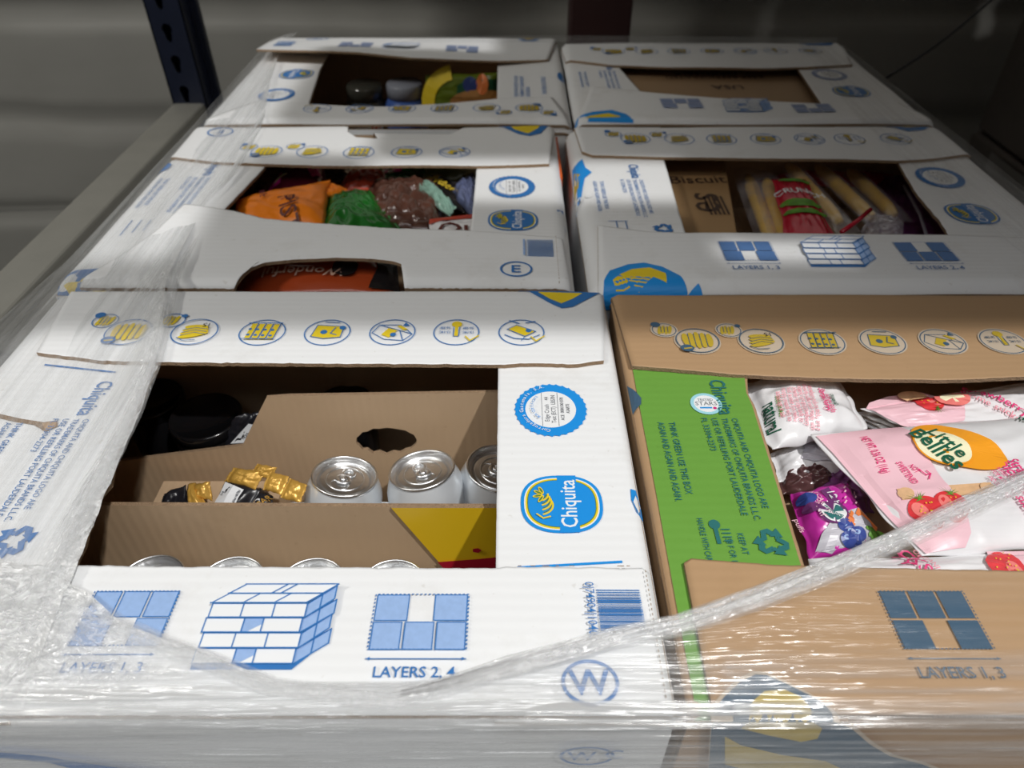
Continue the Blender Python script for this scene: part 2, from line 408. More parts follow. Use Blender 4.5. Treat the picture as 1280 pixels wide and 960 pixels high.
        box('bottom', x0+t, x1-t, y0+t, y1-t, zb, zb+t, KRAFTD, s.root)

# --- repeated print motifs, drawn in metres
def chiquita_oval(A, x, y, rot=90, s=1, dark=0):
    A.p('oval_logo', 'blue oval logo with yellow rim and white lettering')
    A.at(x, y, rot, s)
    a, b = .0245, .0268
    def sup(rx, ry, n=44, e=2.5):
        out = []
        for k in range(n):
            t = 2*math.pi*k/n; c, d = math.cos(t), math.sin(t); out.append((rx*math.copysign(abs(c)**(2/e), c), ry*math.copysign(abs(d)**(2/e), d)))
        return out
    A.poly(sup(a, b), BLUE2 if not dark else BLUE, sub=2)
    A.poly(sup(a-.0022, b-.0022), WINK, sub=2); A.poly(sup(a-.0030, b-.0030), YEL, sub=2); A.poly(sup(a-.0042, b-.0042), OLIVE, sub=2); A.poly(sup(a-.0048, b-.0048), BLUE2 if not dark else BLUE, sub=2)
    A.rect(-.0242, -.0105, .0242, .0022, BLUE2 if not dark else BLUE, sub=2)
    A.text('Chiquita', 0, -.0042, .0150, WINK, bold=.02, sx=.80)
    # a bunch of bananas and a spray of leaves in yellow strokes above the name
    for k in range(4): A.ring(-.002+k*.0028, .0150, .0088-k*.0010, .0098-k*.0010, .0012, YEL, n=14, a0=195, a1=300-6*k); A.ring(-.002+k*.0028, .0146, .0072-k*.0010, .0080-k*.0010, .0008, OLIVE, n=12, a0=200, a1=290-6*k)
    for a_ in (100, 60, 25, 150): c_, d_ = math.cos(math.radians(a_)), math.sin(math.radians(a_)); A.ell(.006+.0042*c_, .0115+.0042*d_, .0034, .0013, YEL, n=12, rot=a_); A.ell(.006+.0042*c_, .0115+.0042*d_, .0024, .0007, OLIVE, n=10, rot=a_)
    A.line([(-.0105, .0165), (-.014, .0125), (-.0125, .008)], .0010, YEL)
    A.at()
def seal(A, x, y, rot=90, s=1, ink=None):
    ink = ink or BLUE2; A.at(x, y, rot, s); n = 96; A.p('round_seal', 'blue scalloped round seal with small print')
    A.poly([((.0287+.0009*(k % 3 == 0)-.0004*(k % 3 == 1))*math.cos(2*math.pi*k/n), (.0265+.0009*(k % 3 == 0))*math.sin(2*math.pi*k/n)) for k in range(n)], ink, sub=2)
    A.ell(0, 0, .0202, .0190, WINK, n=40, rings=3)
    for yy in (.0065, -.0055): A.line([(-.0185, yy), (.0185, yy)], .0004, GREYINK)
    A.text('Edge Crush    44', 0, .003, .0048, GREYINK, bold=.005, sx=.85); A.text('Test (ECT)  LBS/IN', 0, -.002, .0048, GREYINK, bold=.005, sx=.82)
    A.text('ACE  00001001078', 0, -.0085, .0038, GREYINK, bold=.005, sx=.85); A.text('ASARTE', 0, -.0128, .0038, GREYINK, bold=.005, sx=.8)
    for t, r, sz, m in (('Corrugadora Guatemala, S.A.', .0238, .0042, WINK), ('BOX CERTIFICATE', .0150, .003, ink)):
        for i, ch in enumerate(t):
            if ch == ' ': continue
            a = math.radians(90+(len(t)/2-i)*(6.2 if r > .02 else 6.5)); A.text(ch, r*math.cos(a), r*math.sin(a)*.93, sz, m, rot=math.degrees(a)-90, bold=.01)
    A.at()
def icons(A, xs, y, rot=0, ring=BLUE, yel=YEL, s=1, halo=None):
    """handling pictograms: rings with small banana drawings"""
    for k, x in enumerate(xs):
        A.p('pictogram'); A.at(x, y, rot, s)
        if halo: A.ell(0, 0, .0208, .0195, halo, n=32)
        if k < 2:
            if halo: A.ell(.027 if k == 0 else .025, -.017, .0125, .0115, halo, n=24)
            A.ring(.027 if k == 0 else .025, -.017, .0112, .0102, .0009, ring, n=28)
            for j in range(4): A.ell(.022+j*.0031, -.017+.001*(j % 2), .0019, .0068, yel, n=12, rot=-12)
            for j in range(3): A.line([(.0236+j*.0031, -.021), (.0242+j*.0031, -.013)], .0006, ring)
            A.ell(.034 if k == 0 else .030, -.0245, .0045, .004, ring, n=16) if k == 0 else A.ell(.016, -.023, .0028, .0024, ring, n=12)
        A.ring(0, 0, .0195, .0182, .0010, ring, n=44)
        if k == 0:
            for j in range(5): A.ell(-.0105+j*.0052, .000, .0033, .0125-.0012*abs(j-2), yel, n=16, rot=-4+2*j)
            for j in range(4): A.line([(-.008+j*.0052, -.009), (-.0075+j*.0052, .009)], .0007, ring)
            A.ell(.0115, .0125, .006, .005, ring, n=16); A.line([(.008, .0125), (.014, .0135)], .0015, yel)
        elif k == 1:
            for j in range(4): A.ell(0, .0045-j*.0035, .0125-j*.0008, .0032, yel, n=18, rot=18-6*j)
            for j in range(3): A.line([(-.010, .004-j*.0035), (0, .0015-j*.0032), (.010, .006-j*.004)], .0006, ring)
            A.line([(-.004, .012), (.006, .013), (.012, .009)], .0008, ring); A.text('15', -.0075, -.0085, .0075, BLACK, rot=0)
        elif k == 2:
            for j in range(4):
                A.poly([(-.013+j*.0062, -.011), (-.008+j*.0062, -.011), (-.006+j*.0062, .010), (-.011+j*.0062, .010)], yel)
                A.line([(-.013+j*.0062, -.011), (-.011+j*.0062, .010)], .0008, ring); A.ell(-.008+j*.0062, -.003, .0015, .0015, ring, n=10); A.ell(-.008+j*.0062, .005, .0015, .0015, ring, n=10)
            A.line([(-.015, -.0115), (.0135, -.0115)], .0012, ring); A.line([(-.012, .0105), (.015, .0105)], .0010, ring)
        elif k == 3:
            A.poly([(-.013, -.008), (.010, -.010), (.013, .006), (.002, .009), (-.012, .007)], yel)
            A.line([(-.013, -.008), (.010, -.010), (.013, .006), (.002, .009), (-.012, .007), (-.013, -.008)], .0009, ring)
            A.ell(.003, 0, .003, .003, ring, n=12); A.ell(-.012, -.006, .0028, .0028, ring, n=12); A.line([(-.006, -.006), (-.003, .002), (-.008, .004)], .001, ring); A.line([(-.008, -.0135), (.004, -.014)], .001, ring)
        elif k == 4:
            A.line([(-.017, .003), (-.010, .012), (.006, .010), (.017, .001), (.012, -.010), (-.006, -.010), (-.017, .003)], .0008, ring)
            A.line([(-.010, .012), (-.006, -.002), (.012, -.010)], .0008, ring); A.line([(-.006, -.002), (-.017, .003)], .0008, ring)
            A.poly([(-.004, -.002), (.002, .008), (.009, .004), (.004, -.005)], yel); A.ell(-.001, .004, .0026, .0026, ring, n=12); A.poly([(-.013, -.003), (-.006, -.009), (-.003, -.008), (-.009, -.002)], yel)
            A.poly([(-.014, -.008), (-.010, -.013), (-.008, -.008)], ring)
        elif k == 5:
            A.poly([(-.0022, -.012), (.0022, -.012), (.0022, .004), (-.0022, .004)], WINK); A.line([(-.0022, -.004), (-.0022, .006), (.0022, .006), (.0022, -.004)], .0007, ring)
            A.line([(-.0024, .004), (-.0024, -.012), (.0024, -.012), (.0024, .004)], .0007, ring); A.rect(-.0016, 0, .0016, .006, yel); A.ell(0, -.0105, .0044, .0042, yel, n=18); A.rect(-.0014, -.010, .0014, .004, yel)
            A.text('13-14C', -.0098, .001, .0048, ring, bold=.02, sx=.7); A.text('56-58F', -.0098, -.005, .0048, ring, bold=.02, sx=.7); A.text('13-14C', .0098, .001, .0048, ring, bold=.02, sx=.7); A.text('56-58F', .0098, -.005, .0048, ring, bold=.02, sx=.7)
        else:
            A.poly([(-.012, -.001), (.004, -.010), (.012, -.004), (-.003, .006)], yel); A.line([(-.012, -.001), (.004, -.010), (.012, -.004), (-.003, .006), (-.012, -.001)], .0009, ring)
            A.ell(-.006, -.002, .0026, .0026, ring, n=12); A.line([(-.015, .004), (-.006, .010), (.006, .009), (.014, .004)], .001, ring); A.line([(-.003, .006), (0, .012)], .0008, ring); A.line([(.002, -.012), (.010, -.016)], .0012, ring); A.line([(-.004, -.013), (-.012, -.015)], .0012, ring)
        if k in (5, 6): A.line([(-.019, .006), (-.012, .013), (-.008, .007)], .0013, yel)
        A.at()
def pallet_plan(A, x, y, w, h, kind, rot=0, fill=PALE, ink=BLUE, cap='LAYERS 2, 4', dash=True, caption=True):
    A.p('layer_diagram'); A.at(x, y, rot); g = w*.035
    rows = ((3, 2), (2, 3))[kind]      # boxes in the upper, lower row
    for r, n in enumerate(rows):
        y0, y1 = ((h*.02, h/2), (-h/2, -h*.02))[r]
        if n == 3:
            for k in range(3): A.rect(-w/2+k*w/3+g*.5, y0, -w/2+(k+1)*w/3-g*.5, y1, fill); 
            if fill is not ink:
                for k in range(3): q = [(-w/2+k*w/3+g*.5, y0), (-w/2+(k+1)*w/3-g*.5, y0), (-w/2+(k+1)*w/3-g*.5, y1), (-w/2+k*w/3+g*.5, y1)]; A.line(q+q[:1], w*.012, ink)
        else:
            for a, b in ((-w/2+g*.5, -w*.14), (w*.14, w/2-g*.5)):
                A.rect(a, y0, b, y1, fill)
                if fill is not ink: A.line([(a, y0), (b, y0), (b, y1), (a, y1), (a, y0)], w*.012, ink)
    if dash: A.line([(-w/2, -h/2), (w/2, -h/2), (w/2, h/2), (-w/2, h/2), (-w/2, -h/2)], w*.014, ink, dash=w*.045)
    if caption:
        yy = -h/2-h*.16; A.line([(-w/2, yy), (w/2, yy)], w*.012, ink)
        for sgn in (-1, 1): A.poly([(sgn*w/2, yy), (sgn*w*.46, yy+w*.02), (sgn*w*.46, yy-w*.02)], ink)
        A.text(cap, 0, yy-h*.22, h*.25, ink, bold=.02)
    A.at()
def pallet_stack(A, x, y, w, h, rot=0, ink=BLUE, fill=PALE, flip=1):
    A.p('stack_diagram'); A.at(x, y, rot, flip, 1)
    fx0, fx1 = -w/2, w*.24; fy = h*.58; lw = w*.011; top = h*.30; sk = .06*w
    nrow = 4; rh = (h*.88)/(nrow+1.0)
    base = -h/2+h*.05
    A.poly([(fx0, base-h*.06), (fx1, base-h*.06), (w*.43, base+h*.22), (w*.43, base+h*.28), (fx1, base), (fx0, base)], ink)
    for r in range(nrow):
        y0 = base+r*rh*.98; y1 = y0+rh*.98; xo = (r % 2)*w*.015
        A.poly([(fx1+xo, y0), (w*.47-xo, y0+h*.24), (w*.47-xo, y1+h*.24), (fx1+xo, y1)], fill)
        A.line([(fx1+xo, y0), (w*.47-xo, y0+h*.24), (w*.47-xo, y1+h*.24), (fx1+xo, y1)], lw, ink); A.line([((fx1+w*.47)/2, y0+h*.12), ((fx1+w*.47)/2, y1+h*.12)], lw, ink)
        A.poly([(fx0+xo, y0), (fx1+xo, y0), (fx1+xo, y1), (fx0+xo, y1)], WINK if ink is BLUE else KRAFT)
        cuts = ((0, .4, .6, 1), (0, .33, .66, 1))[r % 2]
        if r % 2 == 0:
            L = fx1-fx0; A.poly([(fx0+L*.4+xo, y0), (fx0+L*.6+xo, y0), (fx0+L*.6+xo, y1), (fx0+L*.4+xo, y1)], fill); A.poly([(fx0+L*.45+xo, y0), (fx0+L*.6+xo, y0), (fx0+L*.6+xo, y1*.6+y0*.4)], WINK if ink is BLUE else KRAFT)
        for c in cuts: A.line([(fx0+(fx1-fx0)*c+xo, y0), (fx0+(fx1-fx0)*c+xo, y1)], lw, ink)
        A.line([(fx0+xo, y0), (fx1+xo, y0)], lw, ink); A.line([(fx0+xo, y1), (fx1+xo, y1)], lw, ink)
    y1 = base+nrow*rh*.98; P = lambda u, t: (fx0+(fx1-fx0)*u+(w*.23)*t, y1+h*.24*t)
    A.poly([P(0, 0), P(1, 0), P(1, 1), P(0, 1)], WINK if ink is BLUE else KRAFT)
    for u in (0, .33, .66, 1): A.line([P(u, 0), P(u, .5)], lw, ink)
    for u in (0, .45, .55, 1): A.line([P(u, .5), P(u, 1)], lw, ink)
    for t in (0, .5, 1): A.line([P(0, t), P(1, t)], lw, ink)
    A.at()
def recycle(A, x, y, r, ink, rot=0, s=1):
    A.p('recycling_mark')
    for k in range(3):
        A.at(x, y, rot+120*k)
        A.poly([(-r*.40, r*.34), (-r*.12, r*.86), (r*.30, r*.86), (r*.47, r*.56), (r*.20, r*.40), (r*.06, r*.62), (-r*.12, r*.22)], ink)
        A.poly([(r*.12, r*.36), (r*.74, r*.72), (r*.74, r*.06), (r*.58, r*.16), (r*.50, -r*.06), (r*.30, r*.10), (r*.38, r*.26)], ink)
    A.at()
def swoosh(A, pts, m, sub=3): A.poly(pts, m, sub=sub)
def ftext(A, t, x, y, size, L, m, rot=-90, bold=.008):
    """text squeezed to the length L, starting at x, y"""
    v, f, a, b = glyphs(t, bold); A.text(t, x, y, size, m, rot=rot, sx=L/((b-a)*size), align='l', bold=bold)
def left_text(A, x, y, s, ink):
    """block of small print on a short panel; reads from the back towards the front"""
    A.p('brand_lettering'); ftext(A, 'Chiquita', x+.081*s, y+.264, .017*s, .040, ink, bold=.03)
    A.p('small_print')
    for dx, t, ya, L in [(.085, 'CHIQUITA AND CHIQUITA LOGO ARE', .220, .086), (.0775, 'TRADEMARKS OF CHIQUITA BRANDS L.L.C.', .220, .096), (.070, 'USE OR REFILLING PORT LAUDERDALE', .220, .092), (.0625, 'FL 33304-2273', .220, .034)]: ftext(A, t, x+dx*s, y+ya, .0062*s, L, ink)
    A.p('small_print')
    for dx, t, L in ((.038, 'THINK GREEN USE THIS BOX', .070), (.030, 'AGAIN AND AGAIN AND AGAIN.', .076)): ftext(A, t, x+dx*s, y+.216, .0066*s, L, ink)

# ============ front left carton
FL = Carton((-.417, .085, 0, .392), .007, 'white banana carton at the front left with soda cans and granola bars inside', WHITE, seed=1)
FL.walls(WHITE)
FL.panel('side_panel', [(0, -.4165), (.392, -.4165)], [(0, -.258), (.089, -.262), (.150, -.272), (.153, -.268), (.168, -.273), (.20, -.280), (.24, -.283), (.284, -.286), (.392, -.288)], WHITE, off=-.0042, axis='x', nx=70, ny=20, ja=0, jb=2.0)
FL.panel('side_panel', [(0, -.009), (.2, -.0105), (.392, -.012)], [(0, .0848), (.392, .0848)], WHITE, off=-.0042, axis='x', nx=70, ny=16, ja=.4, jb=0)
FL.panel('top_flap', [(-.389, .297), (-.33, .286), (-.28, .284), (-.012, .2805), (.02, .283), (.05, .281), (.074, .286)], [(-.403, .3915), (.0846, .3915)], WHITE, nx=110, jag=.0007)
FL.panel('top_flap', [(-.40, .0004), (.0815, .0004)], [(-.385, .089), (-.26, .0885), (-.2, .0875), (-.0085, .0858), (-.003, .0872), (.079, .0865), (.0815, .083)], WHITE, nx=110, ja=0, jb=1)
ic = [.093, .149, .206, .261, .316, .370, .425]
A = Art(); icons(A, [FL.x0+q for q in ic], .3235, rot=180); 
A.build('pictogram_print', FL.root, FL.top())
A = Art(); P = FL.U
bl = [P(645, 361), P(662, 366), P(686, 379), P(702, 386), P(716, 384), P(735, 374), P(750, 366)]
A.poly([(p[0], min(p[1], .3912)) for p in bl], BLUE, sub=2); yl = [P(672, 366), P(688, 375), P(702, 380), P(716, 374), P(728, 367)]
A.poly([(p[0], min(p[1], .3912)) for p in yl], YEL, sub=2); A.build('swoosh_print', FL.root, FL.top())
A = Art(); seal(A, FL.x0+.446, .231, 90); chiquita_oval(A, FL.x0+.4495, .1395, 90)
A.p('blue_line'); A.line([(FL.x0+.421, .089), (FL.x0+.483, .0935)], .0017, BLUE2)
A.p('blue_leaf_print'); A.poly([P(789, 606), P(796, 606), P(803, 622), P(806, 641), P(797, 634), P(790, 620)], BLUE2)
A.build('emblem_print', FL.root, FL.top(-.0042))
A = Art()
pallet_plan(A, FL.x0+.202, .0525, .049, .034, 0, cap='LAYERS 1, 3'); pallet_stack(A, FL.x0+.284, .0475, .072, .050); pallet_plan(A, FL.x0+.366, .050, .053, .034, 1)
# barcode, mark, worn perforation
A.p('barcode'); A.at(FL.x0+.478, .0565, -90); random.seed(5); x = -.0145
while x < .0145:
    w_ = random.choice([.0004, .0004, .0007, .0010]); A.rect(x, -.0125, x+w_, .0125, BLUE); x += w_+random.choice([.0004, .0005, .0008])
A.text('0|74904|10403', 0, -.0165, .0075, BLUE, sx=.82, bold=.012)
A.p('circled_letter'); A.at(FL.x0+.4575, .0155); A.ring(0, 0, .0150, .0125, .0019, BLUE, n=44); A.text('W', 0, 0, .0195, BLUE, bold=.03, sx=1.05, shear=-.05)
A.at(); A.p('perforation')
for k in range(26): yy = .004+k*.0031; A.rect(.0782, yy, .0787, yy+.0016, EDGE)
A.p('worn_nicks')
for k, xx in enumerate((.0035, .011, .018, .026, .034, .0625, .068)): A.rect(xx, .0868, xx+.002+.001*(k % 3), .0874, EDGE)
A.p('circled_letter'); A.at(FL.x0+.4575, -.0385); A.ring(0, 0, .0150, .0115, .0019, BLUE, n=44); A.text('W', -.003, 0, .015, BLUE, bold=.03); A.p('circled_letter'); A.text('C', .0145, .002, .015, BLUE, bold=.03)
A.at(); A.build('diagram_print', FL.root, FL.top())
SCR = Art(); A = Art()
def fpx(px, py): p = Vy(px, py, 0); return (p.x, p.z+.007)
SCR.p('marker_scribble', 'black pen stroke on the front face'); SCR.line([fpx(*q) for q in ((585, 930), (560, 938), (543, 944), (528, 952), (520, 966))], .0011, BLACK)
SCR.p('marker_scribble'); SCR.line([fpx(*q) for q in ((562, 947), (578, 949), (600, 954), (640, 962))], .0012, BLACK); SCR.p('marker_scribble'); SCR.line([fpx(*q) for q in ((692, 953), (712, 955), (726, 960), (735, 968))], .0012, BLACK)
pts = [fpx(*q) for q in ((-30, 934), (20, 937), (60, 941), (100, 948), (150, 955), (210, 966), (240, 990), (150, 975), (100, 958), (60, 948), (20, 944), (-30, 940))]
A.p('swoosh_print', 'blue printed band low on the front wall'); A.poly(pts, BLUE); A.build('marker_scribble', FL.root, FL.top())
A = Art(); left_text(A, FL.x0+.018, 0, 1, BLUE); recycle(A, FL.x0+.108, .109, .0135, BLUE, -15)
A.p('blue_line'); A.line([(FL.x0+.040, .285), (FL.x0+.100, .2755)], .0018, BLUE); A.p('blue_leaf_print'); A.ell(FL.x0+.012, .228, .010, .018, BLUE2)
A.build('small_print', FL.root, FL.top(-.0042))
A = Art(); t0 = [(-.412, .226), (-.385, .2265), (-.362, .220), (-.344, .2165), (-.335, .2185), (-.3315, .212), (-.338, .206), (-.343, .2095), (-.350, .2135), (-.366, .217), (-.39, .2235), (-.412, .2235)]
A.poly(t0, EDGE); A.poly([(-.345, .2155), (-.335, .2175), (-.333, .212), (-.338, .2075)], KRAFT); A.build('torn_patch', FL.root, FL.top(-.0042), label='torn strip showing brown board under the white print')

# ============ front right carton (brown with green panel)
FR = Carton((.090, .592, 0, .386), .006, 'brown banana carton with a green short panel, pouches inside', KRAFT, seed=2)
FR.walls(KRAFT)
FR.panel('side_panel', [(0, .0902), (.386, .0902)], [(0, .172), (.10, .1765), (.235, .1835), (.25, .182), (.27, .1865), (.386, .19)], KRAFT, off=-.0042, axis='x', ny=20, ja=0, jb=.5)
FR.panel('side_panel', [(0, .462), (.386, .468)], [(0, .5918), (.386, .5918)], GREEN, off=-.0042, axis='x', ny=14, ja=1, jb=0)
FR.panel('top_flap', [(.0955, .278), (.12, .2745), (.17, .268), (.25, .2655), (.35, .2615), (.45, .266), (.585, .266)], [(.0905, .3856), (.5915, .3856)], KRAFT, nx=90, jag=.0006, lift=lambda x, y: .0015*math.sin(x*18)*max(0, (.30-y)/.04))
FR.panel('top_flap', [(.101, .0004), (.588, .0004)], [(.103, .0905), (.107, .0935), (.16, .0885), (.22, .0868), (.30, .0845), (.588, .085)], KRAFT, nx=100, ja=0, jb=.8)
A = Art(); GR = GREEN
g = [(.0935, .0), (.1, .0), (.158, .0), (.1715, .045), (.1742, .10), (.1812, .235), (.1805, .25), (.184, .27), (.187, .382), (.0968, .382), (.0968, .30), (.0955, .15)]
A.poly(g, GR, sub=4); A.lev = 1
left_text(A, .079, 0, 1, TEAL); recycle(A, .088+.0725, .107, .0118, TEAL, 20)
A.p('thermometer_mark'); A.at(.128, .117, -90)
A.ell(-.004, 0, .0038, .0036, TEAL, n=16); A.rect(-.002, -.0013, .011, .0013, TEAL)
for k in range(4): A.line([(.000+k*.003, .0035), (.000+k*.003, .0085)], .0008, TEAL)
A.at(); A.p('care_text'); ftext(A, 'KEEP AT', .1425, .114, .0055, .016, TEAL); ftext(A, '58 F OR 14 C', .1345, .110, .0055, .024, TEAL)
A.p('care_text'); ftext(A, 'HANDLE WITH CARE', .1195, .126, .0055, .034, TEAL)
A.p('round_sticker', 'small pale blue round sticker'); A.ell(.092+.0545, .236, .0118, .0120, mat('pale_cyan', (.35, .68, .78), .4), n=32); A.ell(.092+.0545, .236, .0092, .0094, WINK, n=28)
A.text('STARS', .092+.0545, .2362, .0060, GREYINK); A.text('TESTED', .092+.0545, .2402, .0035, GREYINK); A.rect(.092+.049, .2305, .092+.058, .2320, BLUE2); A.ell(.092+.060, .2308, .0014, .0014, mat('magenta_ink', (.6, .02, .2)), n=10)
sw = [(.0903, .262), (.0912, .2585), (.0955, .250), (.0985, .243), (.0975, .236), (.094, .232), (.0905, .228)]
A.p('slate_swoosh'); A.poly(sw, SLATE, sub=1)
A.build('green_panel_print', FR.root, FR.top(-.0042), label='green printed field with dark teal small print')
A = Art(); LY = mat('worn_ring_halo', (.52, .43, .33), .6)
icons(A, [.088+q for q in (.066, .119, .170, .220, .270, .320, .37, .42)][:7], .3105, rot=180, ring=SLATE, yel=YELD, s=.93, halo=LY); 
A.build('pictogram_print', FR.root, FR.top())
A = Art(); pallet_plan(A, .088+.147, .052, .049, .036, 0, fill=SLATE, ink=SLATE, cap='LAYERS 1, 3'); pallet_stack(A, .088+.247, .050, .075, .048, ink=SLATE, fill=SLATE)
pallet_plan(A, .088+.345, .052, .049, .036, 1, fill=SLATE, ink=SLATE, cap='LAYERS 2, 4')
A.build('diagram_print', FR.root, FR.top())
A = Art(); P = FR.U
o1 = [P(*q) for q in ((888, 905), (890, 896), (905, 872), (925, 853), (944, 844), (958, 845), (985, 857), (1015, 872), (1040, 888), (1062, 905), (1085, 925), (1110, 940), (1150, 950), (1200, 970), (1200, 1040), (880, 1040))]
cx_ = sum(p[0] for p in o1)/len(o1); A.poly([(p[0]+(.0016 if p[0] > cx_ else -.0008), p[1]+.0018) for p in o1], LY, sub=5)
A.poly(o1, SLATE, sub=5)
yo = mat('worn_yellow_ink', (.50, .38, .08), .5, vary=.2, vscale=60)
A.poly([P(*q) for q in ((925, 905), (940, 878), (955, 865), (980, 863), (1000, 872), (1018, 890), (1026, 905), (1020, 918), (1000, 922), (960, 914))], yo, sub=4)
A.poly([P(*q) for q in ((905, 915), (925, 926), (975, 938), (1030, 946), (1064, 962), (1060, 985), (1000, 975), (905, 950))], yo, sub=4)
A.build('swoosh_print', FR.root, FR.top(.0))

# ============ middle left carton
ML = Carton((-.432, .060, .402, .806), .014, 'white banana carton in the middle left holding candy and nut bags', WHITE, seed=3, wave=.002)
ML.walls(WHITE, notch=(-.258, -.103, -.055))
ML.panel('side_panel', [(.402, -.4318), (.806, -.4318)], [(.402, -.325), (.54, -.318), (.672, -.301), (.806, -.298)], WHITE, off=-.0042, axis='x', ny=20, ja=0, jb=.5)
ML.panel('side_panel', [(.402, -.043), (.806, -.043)], [(.402, .0598), (.806, .0598)], WHITE, off=-.0042, axis='x', ny=18, ja=.4, jb=0)
lf = lambda x, y: .004*max(0, min(1, (y-.45)/.09))+(.006 if x < -.30 else 0)*max(0, (y-.50)/.04)*min(1, max(0, (-.30-x)/.04))
ML.panel('top_flap', [(-.405, .404), (-.259, .404), (-.252, .428), (-.240, .440), (-.215, .4455), (-.17, .449), (-.135, .446), (-.115, .441), (-.1045, .434), (-.103, .404), (.056, .404)], [(-.350, .541), (-.30, .5405), (-.26, .525), (-.12, .502), (-.043, .497), (.0, .492), (.052, .485)], WHITE, nx=150, jag=.0007, ja=.6, jb=1, lift=lf)
ML.panel('top_flap', [(-.425, .697), (-.36, .678), (-.301, .672), (-.043, .666), (.045, .672)], [(-.431, .8055), (-.222, .8055), (-.218, .775), (-.203, .756), (-.175, .752), (-.10, .755), (-.085, .765), (-.068, .790), (-.058, .8055), (.0595, .8055)], WHITE, nx=140, jag=.0006, ja=1, jb=.5)
ML.panel('handle_tab', [(-.178, .772), (-.165, .760), (-.10, .757), (-.078, .79)], [(-.190, .804), (-.06, .804)], WHITE, off=-.009, nx=30, ny=8)
IC2 = [.129, .190, .247, .303, .360]
A = Art(); icons(A, [ML.x0+q for q in (.125, .182, .240, .300, .360)], ML.y0+.305, rot=180, yel=YEL)
A.p('circled_letter'); A.at(ML.x0+.045, ML.y0+.375); A.ring(0, 0, .017, .015, .002, BLUE); A.text('E', 0, 0, .018, BLUE, rot=180); A.at()
P = ML.U
A.p('swoosh_print'); A.poly([P(618, 154), P(632, 161), (P(648, 168)), P(662, 171), P(676, 168), P(688, 156)], BLUE, sub=2); A.poly([P(633, 155), P(644, 163), P(660, 168), P(672, 162), P(678, 155)], YEL, sub=2)
A.build('pictogram_print', ML.root, ML.top())
A = Art(); seal(A, ML.x0+.432, ML.y0+.216, 90, ink=BLUE); chiquita_oval(A, ML.x0+.433, ML.y0+.131, 90, dark=1)
A.p('blue_leaf_print'); A.poly([P(696, 258), P(704, 256), P(712, 275), P(708, 280)], BLUE); A.build('emblem_print', ML.root, ML.top(-.0042))
A = Art(); x, y = ML.x0+.461, ML.y0+.063
for k in range(11): A.rect(x-.014, y-.014+k*.0026, x+.012, y-.0128+k*.0026, BLUE)
A.rect(x-.018, y-.014, x-.016, y+.014, PALE)
A.p('circled_letter'); A.at(ML.x0+.436, ML.y0+.025); A.ring(0, 0, .0155, .0135, .0019, BLUE); A.text('E', 0, 0, .018, BLUE, bold=.02, sx=1.2); A.at()
for k in range(20): A.rect(.044, ML.y0+.005+k*.004, .0445, ML.y0+.007+k*.004, EDGE)
A.build('mark_print', ML.root, lambda x, y, h: (x, y, ML.zf(x, y)+lf(x, y)+h))
A = Art(); left_text(A, ML.x0-.012, ML.y0+.02, 1, BLUE)
A.p('swoosh_print'); A.poly([P(*q) for q in ((64, 352), (72, 341), (95, 334), (130, 331), (160, 334), (178, 348), (178, 360), (70, 372))], BLUE, sub=2)
A.poly([P(*q) for q in ((98, 347), (112, 339), (140, 337), (150, 343), (150, 352), (112, 353))], YEL, sub=2); A.poly([P(*q) for q in ((76, 350), (84, 348), (96, 360), (92, 372))], YEL, sub=1)
A.at(ML.x0+.036, ML.y0+.118, -90)
A.p('care_mark'); A.line([(-.012, 0), (.014, 0)], .0012, BLUE); A.line([(-.012, .010), (.010, .010)], .001, BLUE); A.line([(-.012, -.01), (.02, -.01)], .001, BLUE); A.at()
A.ell(ML.x0+.006, ML.y0+.27, .010, .014, BLUE); A.build('small_print', ML.root, ML.top(-.0042))
o = box('orange_tape', .0572, .0612, .66, .79, -.05, -.012, mat('orange_tape_m', (.75, .13, .02), .5), ML.root, label='orange printed strip on the side wall')

# ============ middle right carton
MR = Carton((.073, .582, .395, .808), .018, 'white banana carton in the middle right with snack sticks and brown box inside', WHITE, seed=4, wave=.0016)
MR.walls(WHITE)
MR.panel('side_panel', [(.395, .0732), (.808, .0732)], [(.395, .176), (.497, .180), (.697, .189), (.808, .192)], WHITE, off=-.0042, axis='x', ny=20, ja=0, jb=.4)
MR.panel('side_panel', [(.395, .446), (.495, .452), (.53, .458), (.60, .463), (.684, .477), (.808, .482)], [(.395, .5818), (.808, .5818)], WHITE, off=-.0042, axis='x', ny=20, ja=1.2, jb=0)
MR.panel('top_flap', [(.080, .397), (.578, .397)], [(.090, .515), (.14, .500), (.18, .497), (.26, .497), (.45, .4945), (.578, .488)], WHITE, nx=80, ja=0, jb=.6)
MR.panel('top_flap', [(.088, .712), (.10, .700), (.189, .694), (.477, .684), (.52, .690), (.575, .704)], [(.083, .8075), (.5815, .8075)], WHITE, nx=80)
A = Art(); icons(A, [MR.x0+q for q in (.087, .144, .199, .256, .313, .365, .425)], MR.y0+.355, rot=180, yel=YELD)
P = MR.U
A.p('swoosh_print'); A.poly([P(1084, 149), P(1110, 158), P(1135, 165), P(1155, 163), P(1170, 152)], BLUE, sub=2); A.poly([P(1105, 151), P(1130, 160), P(1148, 160), P(1160, 151)], YELD, sub=2)
A.build('pictogram_print', MR.root, MR.top())
A = Art(); left_text(A, MR.x0-.006, MR.y0+.02, 1.0, BLUE); recycle(A, MR.x0+.086, MR.y0+.118, .012, BLUE)
A.at(MR.x0+.038, MR.y0+.125, -90); A.line([(-.01, 0), (.012, 0)], .001, BLUE); A.line([(-.01, .010), (.012, .010)], .001, BLUE); A.line([(-.01, -.008), (-.01, .012)], .001, BLUE); A.at()
